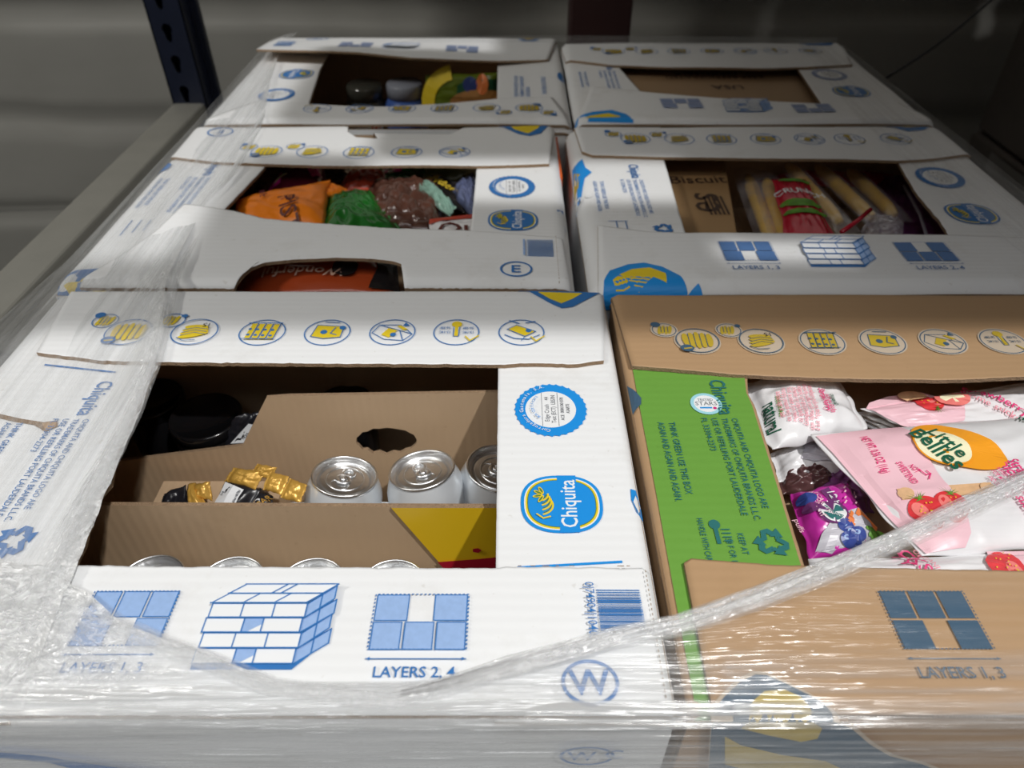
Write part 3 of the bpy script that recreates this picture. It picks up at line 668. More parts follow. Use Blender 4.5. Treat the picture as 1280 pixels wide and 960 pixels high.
A.line([(MR.x0+.030, MR.y0+.098), (MR.x0+.066, MR.y0+.096)], .0016, BLUE)
A.p('swoosh_print'); A.poly([P(*q) for q in ((716, 200), (728, 195), (732, 206), (740, 212), (731, 219), (727, 238), (720, 250))], BLUE2, sub=2); A.poly([P(*q) for q in ((718, 206), (725, 212), (722, 238), (719, 240))], YELD, sub=1)
A.ell(*P(722, 242), .007, .011, WINK); A.ring(*P(722, 242), .004, .006, .001, GREYINK)
A.ell(*P(736, 240), .004, .006, WINK)
A.build('small_print', MR.root, MR.top(-.0042))
A = Art(); seal(A, MR.x0+.436, MR.y0+.249, 90, ink=BLUE); chiquita_oval(A, MR.x0+.428, MR.y0+.155, 90, dark=1); A.build('emblem_print', MR.root, MR.top(-.0042))
A = Art(); pallet_plan(A, MR.x0+.160, MR.y0+.064, .052, .036, 0, fill=MIDB, ink=MIDB, cap='LAYERS 1, 3'); pallet_stack(A, MR.x0+.249, MR.y0+.062, .070, .052); pallet_plan(A, MR.x0+.336, MR.y0+.064, .052, .036, 1, fill=MIDB, ink=MIDB, cap='LAYERS 2, 4')
A.p('swoosh_print'); A.poly([P(*q) for q in ((752, 385), (755, 350), (762, 339), (785, 331), (805, 329), (828, 334), (850, 345), (862, 358), (874, 369), (880, 385))], BLUE2, sub=3)
A.poly([P(*q) for q in ((774, 344), (790, 337), (812, 335), (832, 342), (834, 352), (820, 360), (800, 357))], YEL, sub=2); A.poly([P(*q) for q in ((766, 350), (772, 346), (785, 360), (790, 385), (772, 385))], YEL, sub=2)
A.build('diagram_print', MR.root, MR.top())

# ============ back left carton (turned round)
BL = Carton((-.430, .084, .818, 1.236), .012, 'white banana carton at the back left with jars inside', WHITE, seed=5, wave=.002)
BL.walls(WHITE)
BL.panel('side_panel', [(.818, -.4298), (1.236, -.4298)], [(.818, -.292), (.883, -.294), (1.065, -.313), (1.236, -.315)], WHITE, off=-.0042, axis='x', ny=18, ja=0, jb=.4)
BL.panel('side_panel', [(.818, -.021), (1.236, -.025)], [(.818, .0838), (1.236, .0838)], WHITE, off=-.0042, axis='x', ny=18, ja=.4, jb=0)
BL.panel('top_flap', [(-.425, .8195), (.08, .8195)], [(-.37, .895), (-.29, .883), (-.18, .872), (-.1, .885), (-.02, .908), (.06, .915)], WHITE, nx=70, ja=0, jb=.6)
lfb = lambda x, y: .022*max(0, (1.236-y)/.17)*max(0, min(1, (.05-x)/.3))
BL.panel('top_flap', [(-.42, 1.09), (-.30, 1.068), (-.16, 1.045), (-.02, 1.073), (.06, 1.095)], [(-.425, 1.2355), (.082, 1.2355)], WHITE, nx=70, lift=lfb)
A = Art(); icons(A, [BL.x1-q for q in (.06, .12, .18, .24, .30, .36)], BL.y0+.045, rot=0, yel=YELD); A.build('pictogram_print', BL.root, BL.top())
A = Art(); seal(A, BL.x0+.078, BL.y0+.115, -90, ink=BLUE); chiquita_oval(A, BL.x0+.085, BL.y0+.215, -90, dark=1); A.build('emblem_print', BL.root, BL.top(-.0042))
A = Art()
for k, t in enumerate(('CHIQUITA AND CHIQUITA LOGO ARE', 'TRADEMARKS OF CHIQUITA BRANDS', 'USE OR REFILLING')): A.text(t, BL.x1-.078+k*.009, BL.y0+.11, .009, BLUE, rot=90, sx=.6, align='l')
A.text('THINK GREEN USE THIS BOX', BL.x1-.035, BL.y0+.12, .010, BLUE, rot=90, sx=.6, align='l'); A.rect(BL.x1-.082, BL.y0+.085, BL.x1-.072, BL.y0+.10, BLUE); A.ell(BL.x1-.006, BL.y0+.20, .006, .02, BLUE)
A.build('small_print', BL.root, BL.top(-.0042))
A = Art(); pallet_plan(A, BL.x0+.165, BL.y0+.318, .055, .045, 0, rot=180, fill=FADE, ink=FADE, caption=False); pallet_stack(A, BL.x0+.24, BL.y0+.325, .06, .055, 180); pallet_plan(A, BL.x0+.345, BL.y0+.318, .055, .045, 1, rot=180, fill=FADE, ink=FADE, caption=False)
x, y = BL.x0+.045, BL.y0+.33
for k in range(9): A.rect(x-.016, y-.03+k*.005, x+.014, y-.027+k*.005, BLUE)
A.p('circled_letter'); A.at(BL.x0+.085, BL.y0+.385); A.ring(0, 0, .019, .017, .002, BLUE); A.text('W', 0, 0, .02, BLUE, rot=180); A.at()
A.p('swoosh_print'); A.poly([(.0, 1.234), (.02, 1.205), (.04, 1.205), (.06, 1.234)], BLUE, sub=1); A.poly([(.012, 1.234), (.025, 1.214), (.035, 1.214), (.048, 1.234)], YELD, sub=1)
A.build('diagram_print', BL.root, lambda x, y, h: (x, y, BL.zf(x, y)+lfb(x, y)+h))

# ============ back right carton
BR = Carton((.087, .585, .818, 1.206), .012, 'white banana carton at the back right with flat brown cardboard inside', WHITE, seed=6, wave=.002)
BR.walls(WHITE)
BR.panel('side_panel', [(.818, .0872), (1.206, .0872)], [(.818, .205), (.935, .197), (1.061, .176), (1.206, .172)], WHITE, off=-.0042, axis='x', ny=18, ja=0, jb=.4)
BR.panel('side_panel', [(.818, .446), (.883, .449), (1.052, .466), (1.206, .47)], [(.818, .5848), (1.206, .5848)], WHITE, off=-.0042, axis='x', ny=18, ja=.4, jb=0)
BR.panel('top_flap', [(.09, .8195), (.582, .8195)], [(.12, .96), (.197, .935), (.30, .91), (.40, .893), (.449, .883), (.56, .888)], WHITE, nx=70, ja=0, jb=.6)
BR.panel('top_flap', [(.09, 1.10), (.16, 1.066), (.25, 1.055), (.40, 1.05), (.48, 1.058), (.56, 1.075)], [(.0875, 1.2055), (.5845, 1.2055)], WHITE, nx=70)
A = Art(); icons(A, [BR.x0+q for q in (.087, .144, .199, .256, .313, .365, .425)], BR.y0+.325, rot=180, yel=YELD)
A.p('swoosh_print'); A.poly([(.50, 1.205), (.52, 1.180), (.56, 1.180), (.575, 1.205)], BLUE, sub=1); A.build('pictogram_print', BR.root, BR.top())
A = Art(); left_text(A, BR.x0-.008, BR.y0+.01, 1, BLUE); A.build('small_print', BR.root, BR.top(-.0042))
A = Art(); seal(A, BR.x0+.42, BR.y0+.211, 90, ink=FADE); chiquita_oval(A, BR.x0+.425, BR.y0+.128, 90, dark=1)
x, y = BR.x0+.45, BR.y0+.05
for k in range(9): A.rect(x-.014, y-.02+k*.0045, x+.014, y-.0175+k*.0045, BLUE)
A.build('emblem_print', BR.root, BR.top(-.0042))
A = Art(); pallet_plan(A, BR.x0+.157, BR.y0+.066, .058, .038, 0, fill=FADE, ink=FADE, caption=False); pallet_stack(A, BR.x0+.25, BR.y0+.055, .07, .045); pallet_plan(A, BR.x0+.34, BR.y0+.045, .055, .034, 1, fill=FADE, ink=FADE, caption=False)
P = BR.U
A.p('swoosh_print'); A.poly([P(*q) for q in ((717, 158), (722, 146), (740, 140), (765, 138), (782, 143), (792, 150), (792, 156))], BLUE2, sub=2); A.poly([P(*q) for q in ((732, 153), (738, 145), (760, 142), (775, 146), (776, 152))], YEL, sub=2)
A.build('diagram_print', BR.root, BR.top())
# ================================================================== contents of the cartons
ALU = mat('brushed_aluminium', (.78, .79, .80), .34, 1, bump=.15, bscale=300, vary=.05)
CANP = mat('pale_can_paint', (.66, .70, .74), .3, .35, vary=.05, vscale=60, spec=.6)
CANG = mat('silver_can_paint', (.62, .63, .64), .28, .8, vary=.05)
def film_plastic(name, col, rough=.28, bump=.35, bscale=35, vary=.10, coat=.3):
    return mat(name, col, rough, 0, bump=bump, bscale=bscale, vary=vary, vscale=9, spec=.5, coat=coat)
PW = film_plastic('white_pouch_film', (.80, .80, .82)); PP = mat('pink_print', (.86, .55, .62), .35, vary=.04); PM = mat('hot_pink_ink', (.80, .05, .22), .4)
PMl = mat('pale_red_ink', (.85, .30, .38), .4); DG = mat('dark_green_ink', (.01, .11, .06), .4); ORG_ = mat('orange_print', (.90, .36, .02), .35, vary=.04); CRM = mat('cream_print', (.92, .88, .60), .4, vary=.02)
RED = mat('strawberry_red', (.70, .04, .05), .4, vary=.35, vscale=160); PINKR = mat('strawberry_light', (.90, .22, .20), .4, vary=.2, vscale=160); LEAF = mat('leaf_green', (.12, .30, .04), .45, vary=.3, vscale=120)
TAN = mat('puff_stick_tan', (.72, .45, .25), .5, vary=.22, vscale=220); MAG = film_plastic('magenta_film', (.55, .03, .36)); PUR = film_plastic('purple_film', (.16, .04, .16)); GRY = mat('grey_lilac_print', (.55, .54, .60), .35, vary=.05)
BRN = film_plastic('brown_foil', (.10, .045, .045)); CAR = mat('carrot_orange', (.78, .22, .06), .45, vary=.2, vscale=90); BER = mat('blueberry', (.04, .07, .30), .35, vary=.3, vscale=200)
class Plane:
    def __init__(s, a, b, c):
        s.O = W(*a); p = W(*b)-s.O; q = W(*c)-s.O; s.e1 = p.normalized(); s.n = p.cross(q).normalized()
        if s.n.z < 0: s.n = -s.n
        s.e2 = s.n.cross(s.e1)
    def q(s, px, py):
        r = ray(px, py); t = (s.O-CAMP).dot(s.n)/r.dot(s.n); p = CAMP+r*t-s.O; return (p.dot(s.e1), p.dot(s.e2))
    def P(s, a, b, h=0): return s.O+s.e1*a+s.e2*b+s.n*h
    def ang(s, p, q): a = s.q(*p); b = s.q(*q); return math.degrees(math.atan2(b[1]-a[1], b[0]-a[0]))
    def m(s, p, q): a = s.q(*p); b = s.q(*q); return math.hypot(b[0]-a[0], b[1]-a[1])
class Bag:
    def __init__(s, name, label, plane, quad, thick, m, cat='pouch', group=None, seam=(.07, .0), wr=.0012, seed=0, nu=56, nv=40, sway=.003, regions=None, mats=None, back=.5, parent=None, smoothk=.32, crimp=.0004, clip=None, lump=0, lsc=62):
        s.lump = lump; s.lsc = lsc
        s.pl = plane; s.Q = [plane.q(*p) for p in quad]
        if clip:
            for i, (a, b) in enumerate(s.Q):
                w = plane.P(a, b); w = Vector((min(max(w.x, clip[0]), clip[1]), min(max(w.y, clip[2]), clip[3]), w.z)); d = w-plane.O; s.Q[i] = (d.dot(plane.e1), d.dot(plane.e2))
        s.th = thick; s.th = thick; s.seam = seam; s.wr = wr; s.sd = seed; s.sway = sway; s.k = smoothk; s.crimp = crimp
        v = []; f = []
        for side in (1, -1):
            for j in range(nv+1):
                for i in range(nu+1):
                    u, w = i/nu, j/nv; a, b = s.ab(u, w)
                    v.append(plane.P(a, b, s.h(u, w, side) if side > 0 else -s.h(u, w, 1)*back-.0006))
        n = (nu+1)*(nv+1); fm = []
        A_ = Vector(s.Q[1]+(0,))-Vector(s.Q[0]+(0,)); B_ = Vector(s.Q[3]+(0,))-Vector(s.Q[0]+(0,)); ccw = A_.cross(B_).z > 0
        for j in range(nv):
            for i in range(nu):
                q = (j*(nu+1)+i, j*(nu+1)+i+1, (j+1)*(nu+1)+i+1, (j+1)*(nu+1)+i)
                if not ccw: q = q[::-1]
                f.append(q); f.append(tuple(k+n for k in q[::-1])); r = regions((i+.5)/nu, (j+.5)/nv) if regions else 0; fm += [r, r]
        bd = [i for i in range(nu+1)]+[j*(nu+1)+nu for j in range(1, nv+1)]+[nv*(nu+1)+i for i in range(nu-1, -1, -1)]+[j*(nu+1) for j in range(nv-1, 0, -1)]
        for k in range(len(bd)):
            p, q = bd[k], bd[(k+1) % len(bd)]; g = (p, p+n, q+n, q); f.append(g if ccw else g[::-1]); fm.append(0)
        org = plane.P(*s.ab(.5, .5))
        s.o = link(name, v, f, mats or [m], parent, fm=fm, origin=org, label=label if parent else None)
        if not parent: tag(s.o, label, cat, group)
    def ab(s, u, w):
        Q = s.Q; x = [(Q[0][i]*(1-u)+Q[1][i]*u)*(1-w)+(Q[3][i]*(1-u)+Q[2][i]*u)*w for i in (0, 1)]
        g = s.sway; e = max(abs(2*u-1), abs(2*w-1))**4
        return (x[0]+g*e*noise.noise(Vector((u*5, w*5, s.sd+.5))), x[1]+g*e*noise.noise(Vector((u*5, w*5, s.sd+7.5))))
    def h(s, u, w, side=1):
        def pf(t, sm):
            t = min(t, 1-t)
            if t <= sm: return 0
            k = min(1, (t-sm)/s.k); return math.sqrt(max(0, 1-(1-k)**2))
        p = pf(u, s.seam[0])*pf(w, s.seam[1])
        x = noise.noise(Vector((u*3.2+s.sd, w*3.2, s.sd))); y = noise.noise(Vector((u*9+s.sd*3, w*9, 2))); rid = 1-abs(noise.noise(Vector((u*5+s.sd*2, w*6, 5))))*2
        hh = s.th*p*(1+.25*x)+s.wr*(y*.8+rid*.9)*(.25+.75*p)
        if s.lump:
            a, b = s.ab(u, w); q = Vector((a*s.lsc+.5*x, b*s.lsc, s.sd)); dd = noise.voronoi(q)[0]; hh += s.lump*(max(0, 1-dd[0]**2*1.6)**.5)*(.3+.7*p)
        d = min(u, 1-u)
        if s.seam[0] and d < s.seam[0]: hh += s.crimp*math.sin(d*260)
        return hh
    def uv(s, a, b):
        u = w = .5
        Q = s.Q
        for _ in range(6):
            x = [(Q[0][i]*(1-u)+Q[1][i]*u)*(1-w)+(Q[3][i]*(1-u)+Q[2][i]*u)*w for i in (0, 1)]
            du = [((Q[1][i]-Q[0][i])*(1-w)+(Q[2][i]-Q[3][i])*w) for i in (0, 1)]; dw = [((Q[3][i]-Q[0][i])*(1-u)+(Q[2][i]-Q[1][i])*u) for i in (0, 1)]
            D = du[0]*dw[1]-du[1]*dw[0]; rx, ry = a-x[0], b-x[1]
            if abs(D) < 1e-12: break
            u += (rx*dw[1]-ry*dw[0])/D; w += (du[0]*ry-du[1]*rx)/D
        return min(1, max(0, u)), min(1, max(0, w))
    def fn(s, a, b, h):
        u, w = s.uv(a, b); return s.pl.P(a, b, s.h(u, w)+h)
    def q(s, px, py): return s.pl.q(px, py)
    def qs(s, pts): return [s.pl.q(*p) for p in pts]
def flat(z): return lambda a, b, c: Plane(a+(z,), b+(z,), c+(z,))
def PZ(z): return Plane((300, 300, z), (900, 300, z), (300, 200, z))

# ---- soda cans
def can_proto():
    t = empty('soda_can', (0, 0, 0))
    R = .033
    v, f = lathe_vf([(.0, -.122), (.022, -.122), (.024, -.1205), (.0265, -.122), (.031, -.115), (R, -.108), (R, -.022), (.0325, -.0175), (.0305, -.011), (.0280, -.005), (.0272, -.003)], 48); link('body', v, f, CANP, t)
    v, f = lathe_vf([(.0268, -.0035), (.0276, -.0030), (.0280, -.0012), (.0276, .0), (.0266, .0002), (.0258, -.0008), (.0252, -.0035), (.0243, -.0060), (.0232, -.0066), (.0222, -.0058), (.0215, -.0046), (.0195, -.0042), (.0, -.0042)], 48); link('lid', v, f, ALU, t)
    bm = bmesh.new()
    A = Art(); v = []; f = []
    # pressed panel outline, rivet and ring tab
    def ringtab(cx, cy, rx, ry, z0, z1, w, n=24):
        o = len(v)
        for k in range(n):
            a = 2*math.pi*k/n; c, d = math.cos(a), math.sin(a)
            v.extend([(cx+rx*c, cy+ry*d, z0), (cx+rx*c*.97, cy+ry*d*.97, z1), (cx+(rx-w)*c, cy+(ry-w)*d, z1), (cx+(rx-w)*c, cy+(ry-w)*d, z0)])
        for k in range(n):
            a = o+4*k; b = o+4*((k+1) % n); f.extend([(a, b, b+1, a+1), (a+1, b+1, b+2, a+2), (a+2, b+2, b+3, a+3)])
    ringtab(0, -.0005, .0165, .0165, -.0043, -.0035, .0012); ringtab(0, .0085, .0085, .0065, -.0043, -.0037, .0008)
    bm.free(); link('score_line', v, f, ALU, t)
    v = []; f = []; ringtab(0, -.0075, .0060, .0062, -.0036, -.0022, .0022); ringtab(0, .0025, .0068, .0060, -.0036, -.0020, .0036); ringtab(0, .0022, .0024, .0024, -.0040, -.0012, .0023); link('pull_tab', v, f, ALU, t)
    return t
def dup(root, name=None):
    r = root.copy(); COL.objects.link(r)
    for ch in list(root.children):
        c = ch.copy(); COL.objects.link(c); c.parent = r
    return r
can0 = can_proto(); first = True
ZB = -.2075
def put_can(x, y, z, sc, tilt, roll, spin, label, group, mt=None):
    global first
    o = can0 if first else dup(can0); first = False
    o.location = (x, y, z); o.scale = sc; o.rotation_euler = (math.radians(tilt), math.radians(roll), math.radians(spin)); tag(o, label, 'can', group); return o
g1 = 'soda cans behind the brown inner wall'; g2 = 'soda cans in front of the brown inner wall'
def on(px, py, z): p = W(px, py, z); return p.x, p.y
x, y = on(431, 594, -.072); c1 = put_can(x, y, -.072, (.95, .95, .95), 12, -5, 160, 'white soda can reading lime, left of the two large tilted cans', g1)
x, y = on(527, 586, -.068); put_can(x, y, -.068, (.97, .97, .97), 12, 2, 205, 'white soda can in the middle, right below the oval handle hole', g1)
x, y = on(623, 584, -.074); put_can(x, y, -.074, (.95, .95, .95), 9, 0, 95, 'soda can half hidden under the right short panel', g1)
for px, lb in ((366, 'low soda can left of the lime can, only its lid edge showing'), (476, 'low soda can between the two large cans, lid edge showing'), (576, 'low soda can below the right can, behind the yellow print')):
    x, y = on(px, 650, -.103); put_can(x, y-.004, -.103, (.86, .86, .86), 0, 0, random.uniform(0, 360), lb, g1)
for px, lb in ((186, 'leftmost can lid peeking over the front white flap'), (287, 'second can lid from the left peeking over the front white flap'), (388, 'third can lid from the left peeking over the front white flap'), (490, 'rightmost can lid peeking over the front white flap')):
    x, y = on(px, 729+(px-186)*.02, -.060); put_can(x, y, -.060, (.86, .86, 1.19), 0, 0, random.uniform(0, 360), lb, g2)
A = Art(); A.text('lime', 0, 0, .0065, mat('lime_green_ink', (.08, .16, .06), .5), bold=.01); A.line([(-.012, .007), (.014, .007)], .0004, LEAF)
def cyl(x, y, h): a = -math.pi/2-math.radians(160)+x/.033-.0; return ((.0333+h)*math.cos(a), (.0333+h)*math.sin(a), y-.0265)
_o = ORG[can0.name]; A.build('can_lettering', can0, lambda x, y, h: Vector(cyl(x, y, h))+Vector(_o), label='small dark word lime on the can')

# ---- inner soda carton (tray) in the front left carton
tr = empty('soda_carton', (-.13, .22, -.2435)); tag(tr, 'opened plain brown soda carton with oval handle hole inside white carton', 'carton')
def vplate(name, pts, Y, t, m, parent, hole=None, label=None, bend=None, me=None):
    P3 = [Vy(px, py, Y) for px, py in pts]; lo = [(p.x, max(p.z, -.242)) for p in P3]; hl = []
    if hole:
        cx, cy, rx, ry = hole; hl = [(Vy(cx+rx*math.cos(2*math.pi*k/28), cy+ry*math.sin(2*math.pi*k/28)*(1+.12*math.sin(3*k)), Y)) for k in range(28)]; hl = [(p.x, p.z) for p in hl]
    loops = [[Vector((a, b, 0)) for a, b in l] for l in ([lo, hl] if hl else [lo])]; fl = [p for l in loops for p in l]; tri = tessellate_polygon(loops)
    v = [(p.x, Y, p.y) for p in fl]+[(p.x, Y+t, p.y) for p in fl]; n = len(fl); f = []; fm = []
    for a, b, c in tri:
        A3 = (fl[b]-fl[a]).cross(fl[c]-fl[a]).z; g = (a, b, c) if A3 > 0 else (c, b, a); f += [g, tuple(i+n for i in g[::-1])]; fm += [0, 0]
    o = 0
    for l in loops:
        k = len(l)
        for i in range(k): a, b = o+i, o+(i+1) % k; f.append((a, b, b+n, a+n)); fm.append(1)
        o += k
    return link(name, v, f, [m, EDGE], parent, fm=fm, smooth=False, label=label)
vplate('front_wall', [(60, 631), (200, 632), (420, 633), (690, 634), (690, 930), (60, 930)], .159, .003, KRAFTD, tr)
vplate('rear_wall', [(146, 577), (225, 567), (303, 557), (333, 497), (360, 495), (700, 489), (700, 760), (146, 760)], .284, .003, KRAFTD, tr, hole=(483, 551, 38, 16))
box('tray_floor', -.36, .075, .088, .283, -.2435, -.210, KRAFTD, tr)
yb = mat('yellow_carton_print', (.80, .52, .015), .4, vary=.05); rb_ = mat('dark_red_carton_print', (.42, .01, .03), .4)
vplate('yellow_panel', [(489, 635), (690, 635), (690, 706), (622, 708), (560, 716), (547, 701)], .1565, .0015, yb, tr, label='glossy yellow printed corner with a red band')
A = Art(); 
def yq(px, py): p = Vy(px, py, .1565); return (p.x, p.z)
A.p('red_band'); A.poly([yq(*q) for q in ((547, 701), (600, 697), (690, 688), (690, 740), (585, 740))], rb_)
A.lev = .3; A.p('carton_lettering'); a = yq(571, 719); b = yq(640, 713); A.text('ROST', a[0], a[1]+.002, .022, mat('pinkish_ink', (.62, .30, .34), .5), align='l', bold=.03, rot=4)
A.ell(*yq(596, 686), .0035, .0030, rb_, n=5)
A.build('carton_lettering', tr, lambda x, y, h: (x, .1562-h, y))
# ---- black tubs behind
BLK = mat('black_gloss_plastic', (.006, .006, .007), .16, spec=.6, vary=.1); BLKM = mat('black_film', (.012, .012, .016), .3, bump=.3, bscale=30)
for px, py, z, r, lb in ((250, 532, -.095, .033, 'black round lidded tub nearer the brown inner carton'), (188, 497, -.100, .030, 'black round lidded tub in the dark left rear corner'), (430, 505, -.112, .030, 'black tub seen through the oval handle hole')):
    p = W(px, py, z); x, y = p.x, max(p.y, .284+.007+r)
    v, f = lathe_vf([(0, -.2435), (r*.85, -.2435), (r*.97, z-.014), (r*.94, z-.012)], 36); v = [(a+x, b+y, c) for a, b, c in v]
    t = empty('black_tub', (x, y, -.2435)); tag(t, lb, 'tub', 'black tubs in the front left carton'); link('tub_body', v, f, BLK, t)
    v, f = lathe_vf([(r*.96, z-.012), (r, z-.010), (r, z-.002), (r*.97, z), (r*.90, z-.0005), (r*.86, z-.004), (0, z-.004)], 36); link('lid', [(a+x, b+y, c) for a, b, c in v], f, BLK, t)
b = Bag('black_pouch', 'small black pouch with a white label beside the slanted board edge', Plane((285, 560, -.115), (330, 545, -.115), (300, 520, -.085)), [(276, 568), (326, 556), (334, 515), (294, 520)], .003, BLKM, cat='pouch', seed=4)
A = Art(); A.poly(b.qs([(287, 552), (304, 550), (321, 528), (309, 526)]), WINK); A.text('1234', *b.q(305, 541), .004, BLACK, rot=b.pl.ang((294, 549), (312, 530))); A.build('white_label', b.o, b.fn, base=.0012)
# ---- snack bars
GOLD = mat('gold_foil', (.62, .36, .07), .32, .35, bump=.5, bscale=60, vary=.2, vscale=40); 
box_o = box('snack_carton', -.315, -.206, .166, .272, -.2095, -.128, KRAFTD); tag(box_o, 'low brown carton under the gold and black bars', 'carton')
def bar(quad, z0, z1, m, lb, gold=None, seed=0, label=False, th=.006):
    a, b_, c, d = quad; pl = Plane(a+(z0,), b_+(z0,), d+(z1,))
    mats = [m, GOLD]; g = Bag('snack_bar', lb, pl, quad, th, m, cat='snack bar', group='gold and black snack bars', seed=seed, nu=24, nv=16, sway=.001, wr=.0008, seam=(.12, 0), mats=mats, regions=gold, crimp=.0008)
    return g
bar([(228, 632), (262, 640), (245, 603), (236, 605)], -.100, -.092, BLKM, 'black bar with a gold rounded end at the left', gold=lambda u, v: 1 if u > .35 else 0, seed=1)
bar([(196, 640), (232, 640), (232, 606), (205, 618)], -.104, -.098, BLKM, 'dark navy bar end at the far left of the bars', seed=2)
bar([(243, 622), (266, 626), (262, 602), (240, 606)], -.098, -.090, GOLD, 'gold bar standing upright next to the rounded gold one', seed=3, th=.004)
b = bar([(263, 640), (306, 646), (325, 612), (283, 600)], -.098, -.085, BLKM, 'black bar with a white barcode label', seed=4, th=.005)
A = Art(); A.poly(b.qs([(268, 630), (297, 634), (308, 614), (283, 603)]), WINK, sub=1)
q0 = b.qs([(273, 627), (297, 631), (305, 614), (285, 606)])
for k in range(11):
    t = k/11; A.line([tuple(q0[0][i]*(1-t)+q0[3][i]*t for i in (0, 1)), tuple(q0[1][i]*(1-t)+q0[2][i]*t for i in (0, 1))], .0006 if k % 3 else .0010, GREYINK)
A.build('barcode_label', b.o, b.fn, label='white label with grey barcode', base=.001)
b = bar([(312, 644), (338, 650), (342, 620), (325, 610)], -.098, -.088, BLKM, 'black bar with small gold lettering at the right', seed=5)
A = Art(); A.text('BAR', *b.q(334, 628), .006, GOLD, rot=60, bold=.02); A.ring(*b.q(327, 634), .006, .005, .0012, WINK, n=16, a0=90, a1=250); A.build('lettering', b.o, b.fn, base=.001)
for k, q in enumerate(([(280, 602), (320, 612), (330, 590), (292, 584)], [(312, 592), (340, 600), (346, 584), (322, 580)], [(328, 612), (352, 618), (362, 596), (338, 588)], [(350, 622), (376, 628), (384, 606), (362, 598)])):
    bar(q, -.086+.004*k, -.078+.003*k, GOLD, ('gold foil bar on top of the barcode bar', 'short gold bar tip behind the pile', 'gold bar lying right of the pile centre', 'rightmost gold bar leaning to the low can')[k], seed=10+k, th=.0035)

# ---- front right carton: pouches
box('insert_sheet', .10, .58, .008, .378, -.085, -.080, KRAFTD, FR.root)
gp = 'baby snack pouches in the brown carton'
def strawberry(A, x, y, r, rot=0):
    A.at(x, y, rot)
    A.poly([(r*math.cos(t)*(1 if math.sin(t) > 0 else 1-.35*abs(math.sin(t))), r*(math.sin(t) if math.sin(t) > 0 else 1.25*math.sin(t))) for t in [2*math.pi*k/26 for k in range(26)]], RED, sub=2)
    A.ell(-r*.35, r*.1, r*.38, r*.55, PINKR, n=16, rot=15)
    for k in range(7): a = math.radians(30+k*20); A.poly([(0, r*.75), (r*.75*math.cos(a)-.1*r, r*.85+r*.55*math.sin(a)), (r*.12*(k-3), r*.65)], LEAF)
    random.seed(int(abs(x)*1e5))
    for k in range(14): A.ell(random.uniform(-.6, .6)*r, random.uniform(-.9, .5)*r, r*.04, r*.06, YEL, n=6)
    A.at()
# bottom-most first
b = Bag('snack_pouch', 'grey and white pouch low at the left under the white naturals pouch', Plane((975, 560, -.050), (1045, 560, -.050), (990, 610, -.056)), [(962, 566), (1050, 548), (1062, 590), (972, 604)], .010, PW, group=gp, seed=11)
A = Art(); A.p('grey_print'); A.poly(b.qs([(996, 558), (1048, 550), (1056, 584), (1010, 587), (996, 583), (1000, 570)]), GRY, sub=3); A.build('grey_print', b.o, b.fn, base=.0012)
b = Bag('snack_pouch', 'wrinkled dark brown foil pouch beside the green panel', Plane((975, 595, -.056), (1045, 595, -.056), (980, 620, -.060)), [(968, 585), (1040, 582), (1046, 612), (976, 618)], .009, BRN, group=gp, seed=12, wr=.004)
b = Bag('snack_pouch', 'dark purple pouch behind the magenta blueberry pouch', Plane((1010, 600, -.060), (1080, 600, -.060), (1010, 640, -.064)), [(1000, 592), (1070, 575), (1092, 640), (1015, 650)], .008, PUR, group=gp, seed=13, wr=.003)
for k in range(3):
    dz = -.058+k*.0055; o_ = 6*k
    Bag('snack_pouch', ('lowest', 'middle', 'second from the top')[k]+' pouch edge in the flat stack below the pale strawberry pouch', Plane((1100, 520+o_, dz), (1300, 520+o_, dz), (1100, 480+o_, dz)), [(1070, 528-o_), (1125+4*k, 549-4*k), (1330, 545-4*k), (1330, 470)], .0035, PW, group=gp, seed=14+k, wr=.0012, seam=(.03, 0))
pl = Plane((1100, 520, -.036), (1300, 520, -.036), (1100, 490, -.034))
b = Bag('snack_pouch', 'pale pink pouch with strawberries partly under the rear flap', pl, [(1078, 512), (1150, 541), (1345, 528), (1330, 470)], .006, PW, group=gp, seed=18)
A = Art(); A.p('pink_print'); A.poly(b.qs([(1082, 512), (1086, 505), (1110, 497), (1150, 492), (1200, 506), (1202, 531), (1152, 538), (1128, 534)]), PP, sub=4)
A.lev = 1; A.p('strawberry_print'); x, y = b.q(1156, 509); strawberry(A, x, y, .0115, 200); x, y = b.q(1184, 508); A.ell(x, y, .014, .009, PINKR, n=20); A.ell(x, y, .010, .005, CRM, n=16); A.ell(*b.q(1138, 500), .012, .006, TAN, n=18)
A.p('pouch_lettering'); A.text('Strawberry', *b.q(1240, 506), .011, PM, rot=b.pl.ang((1215, 492), (1262, 512)), bold=.03); A.text('pick-me sticks', *b.q(1228, 512), .009, PMl, rot=b.pl.ang((1210, 495), (1252, 512)))
A.build('pink_print', b.o, b.fn, base=.0012)
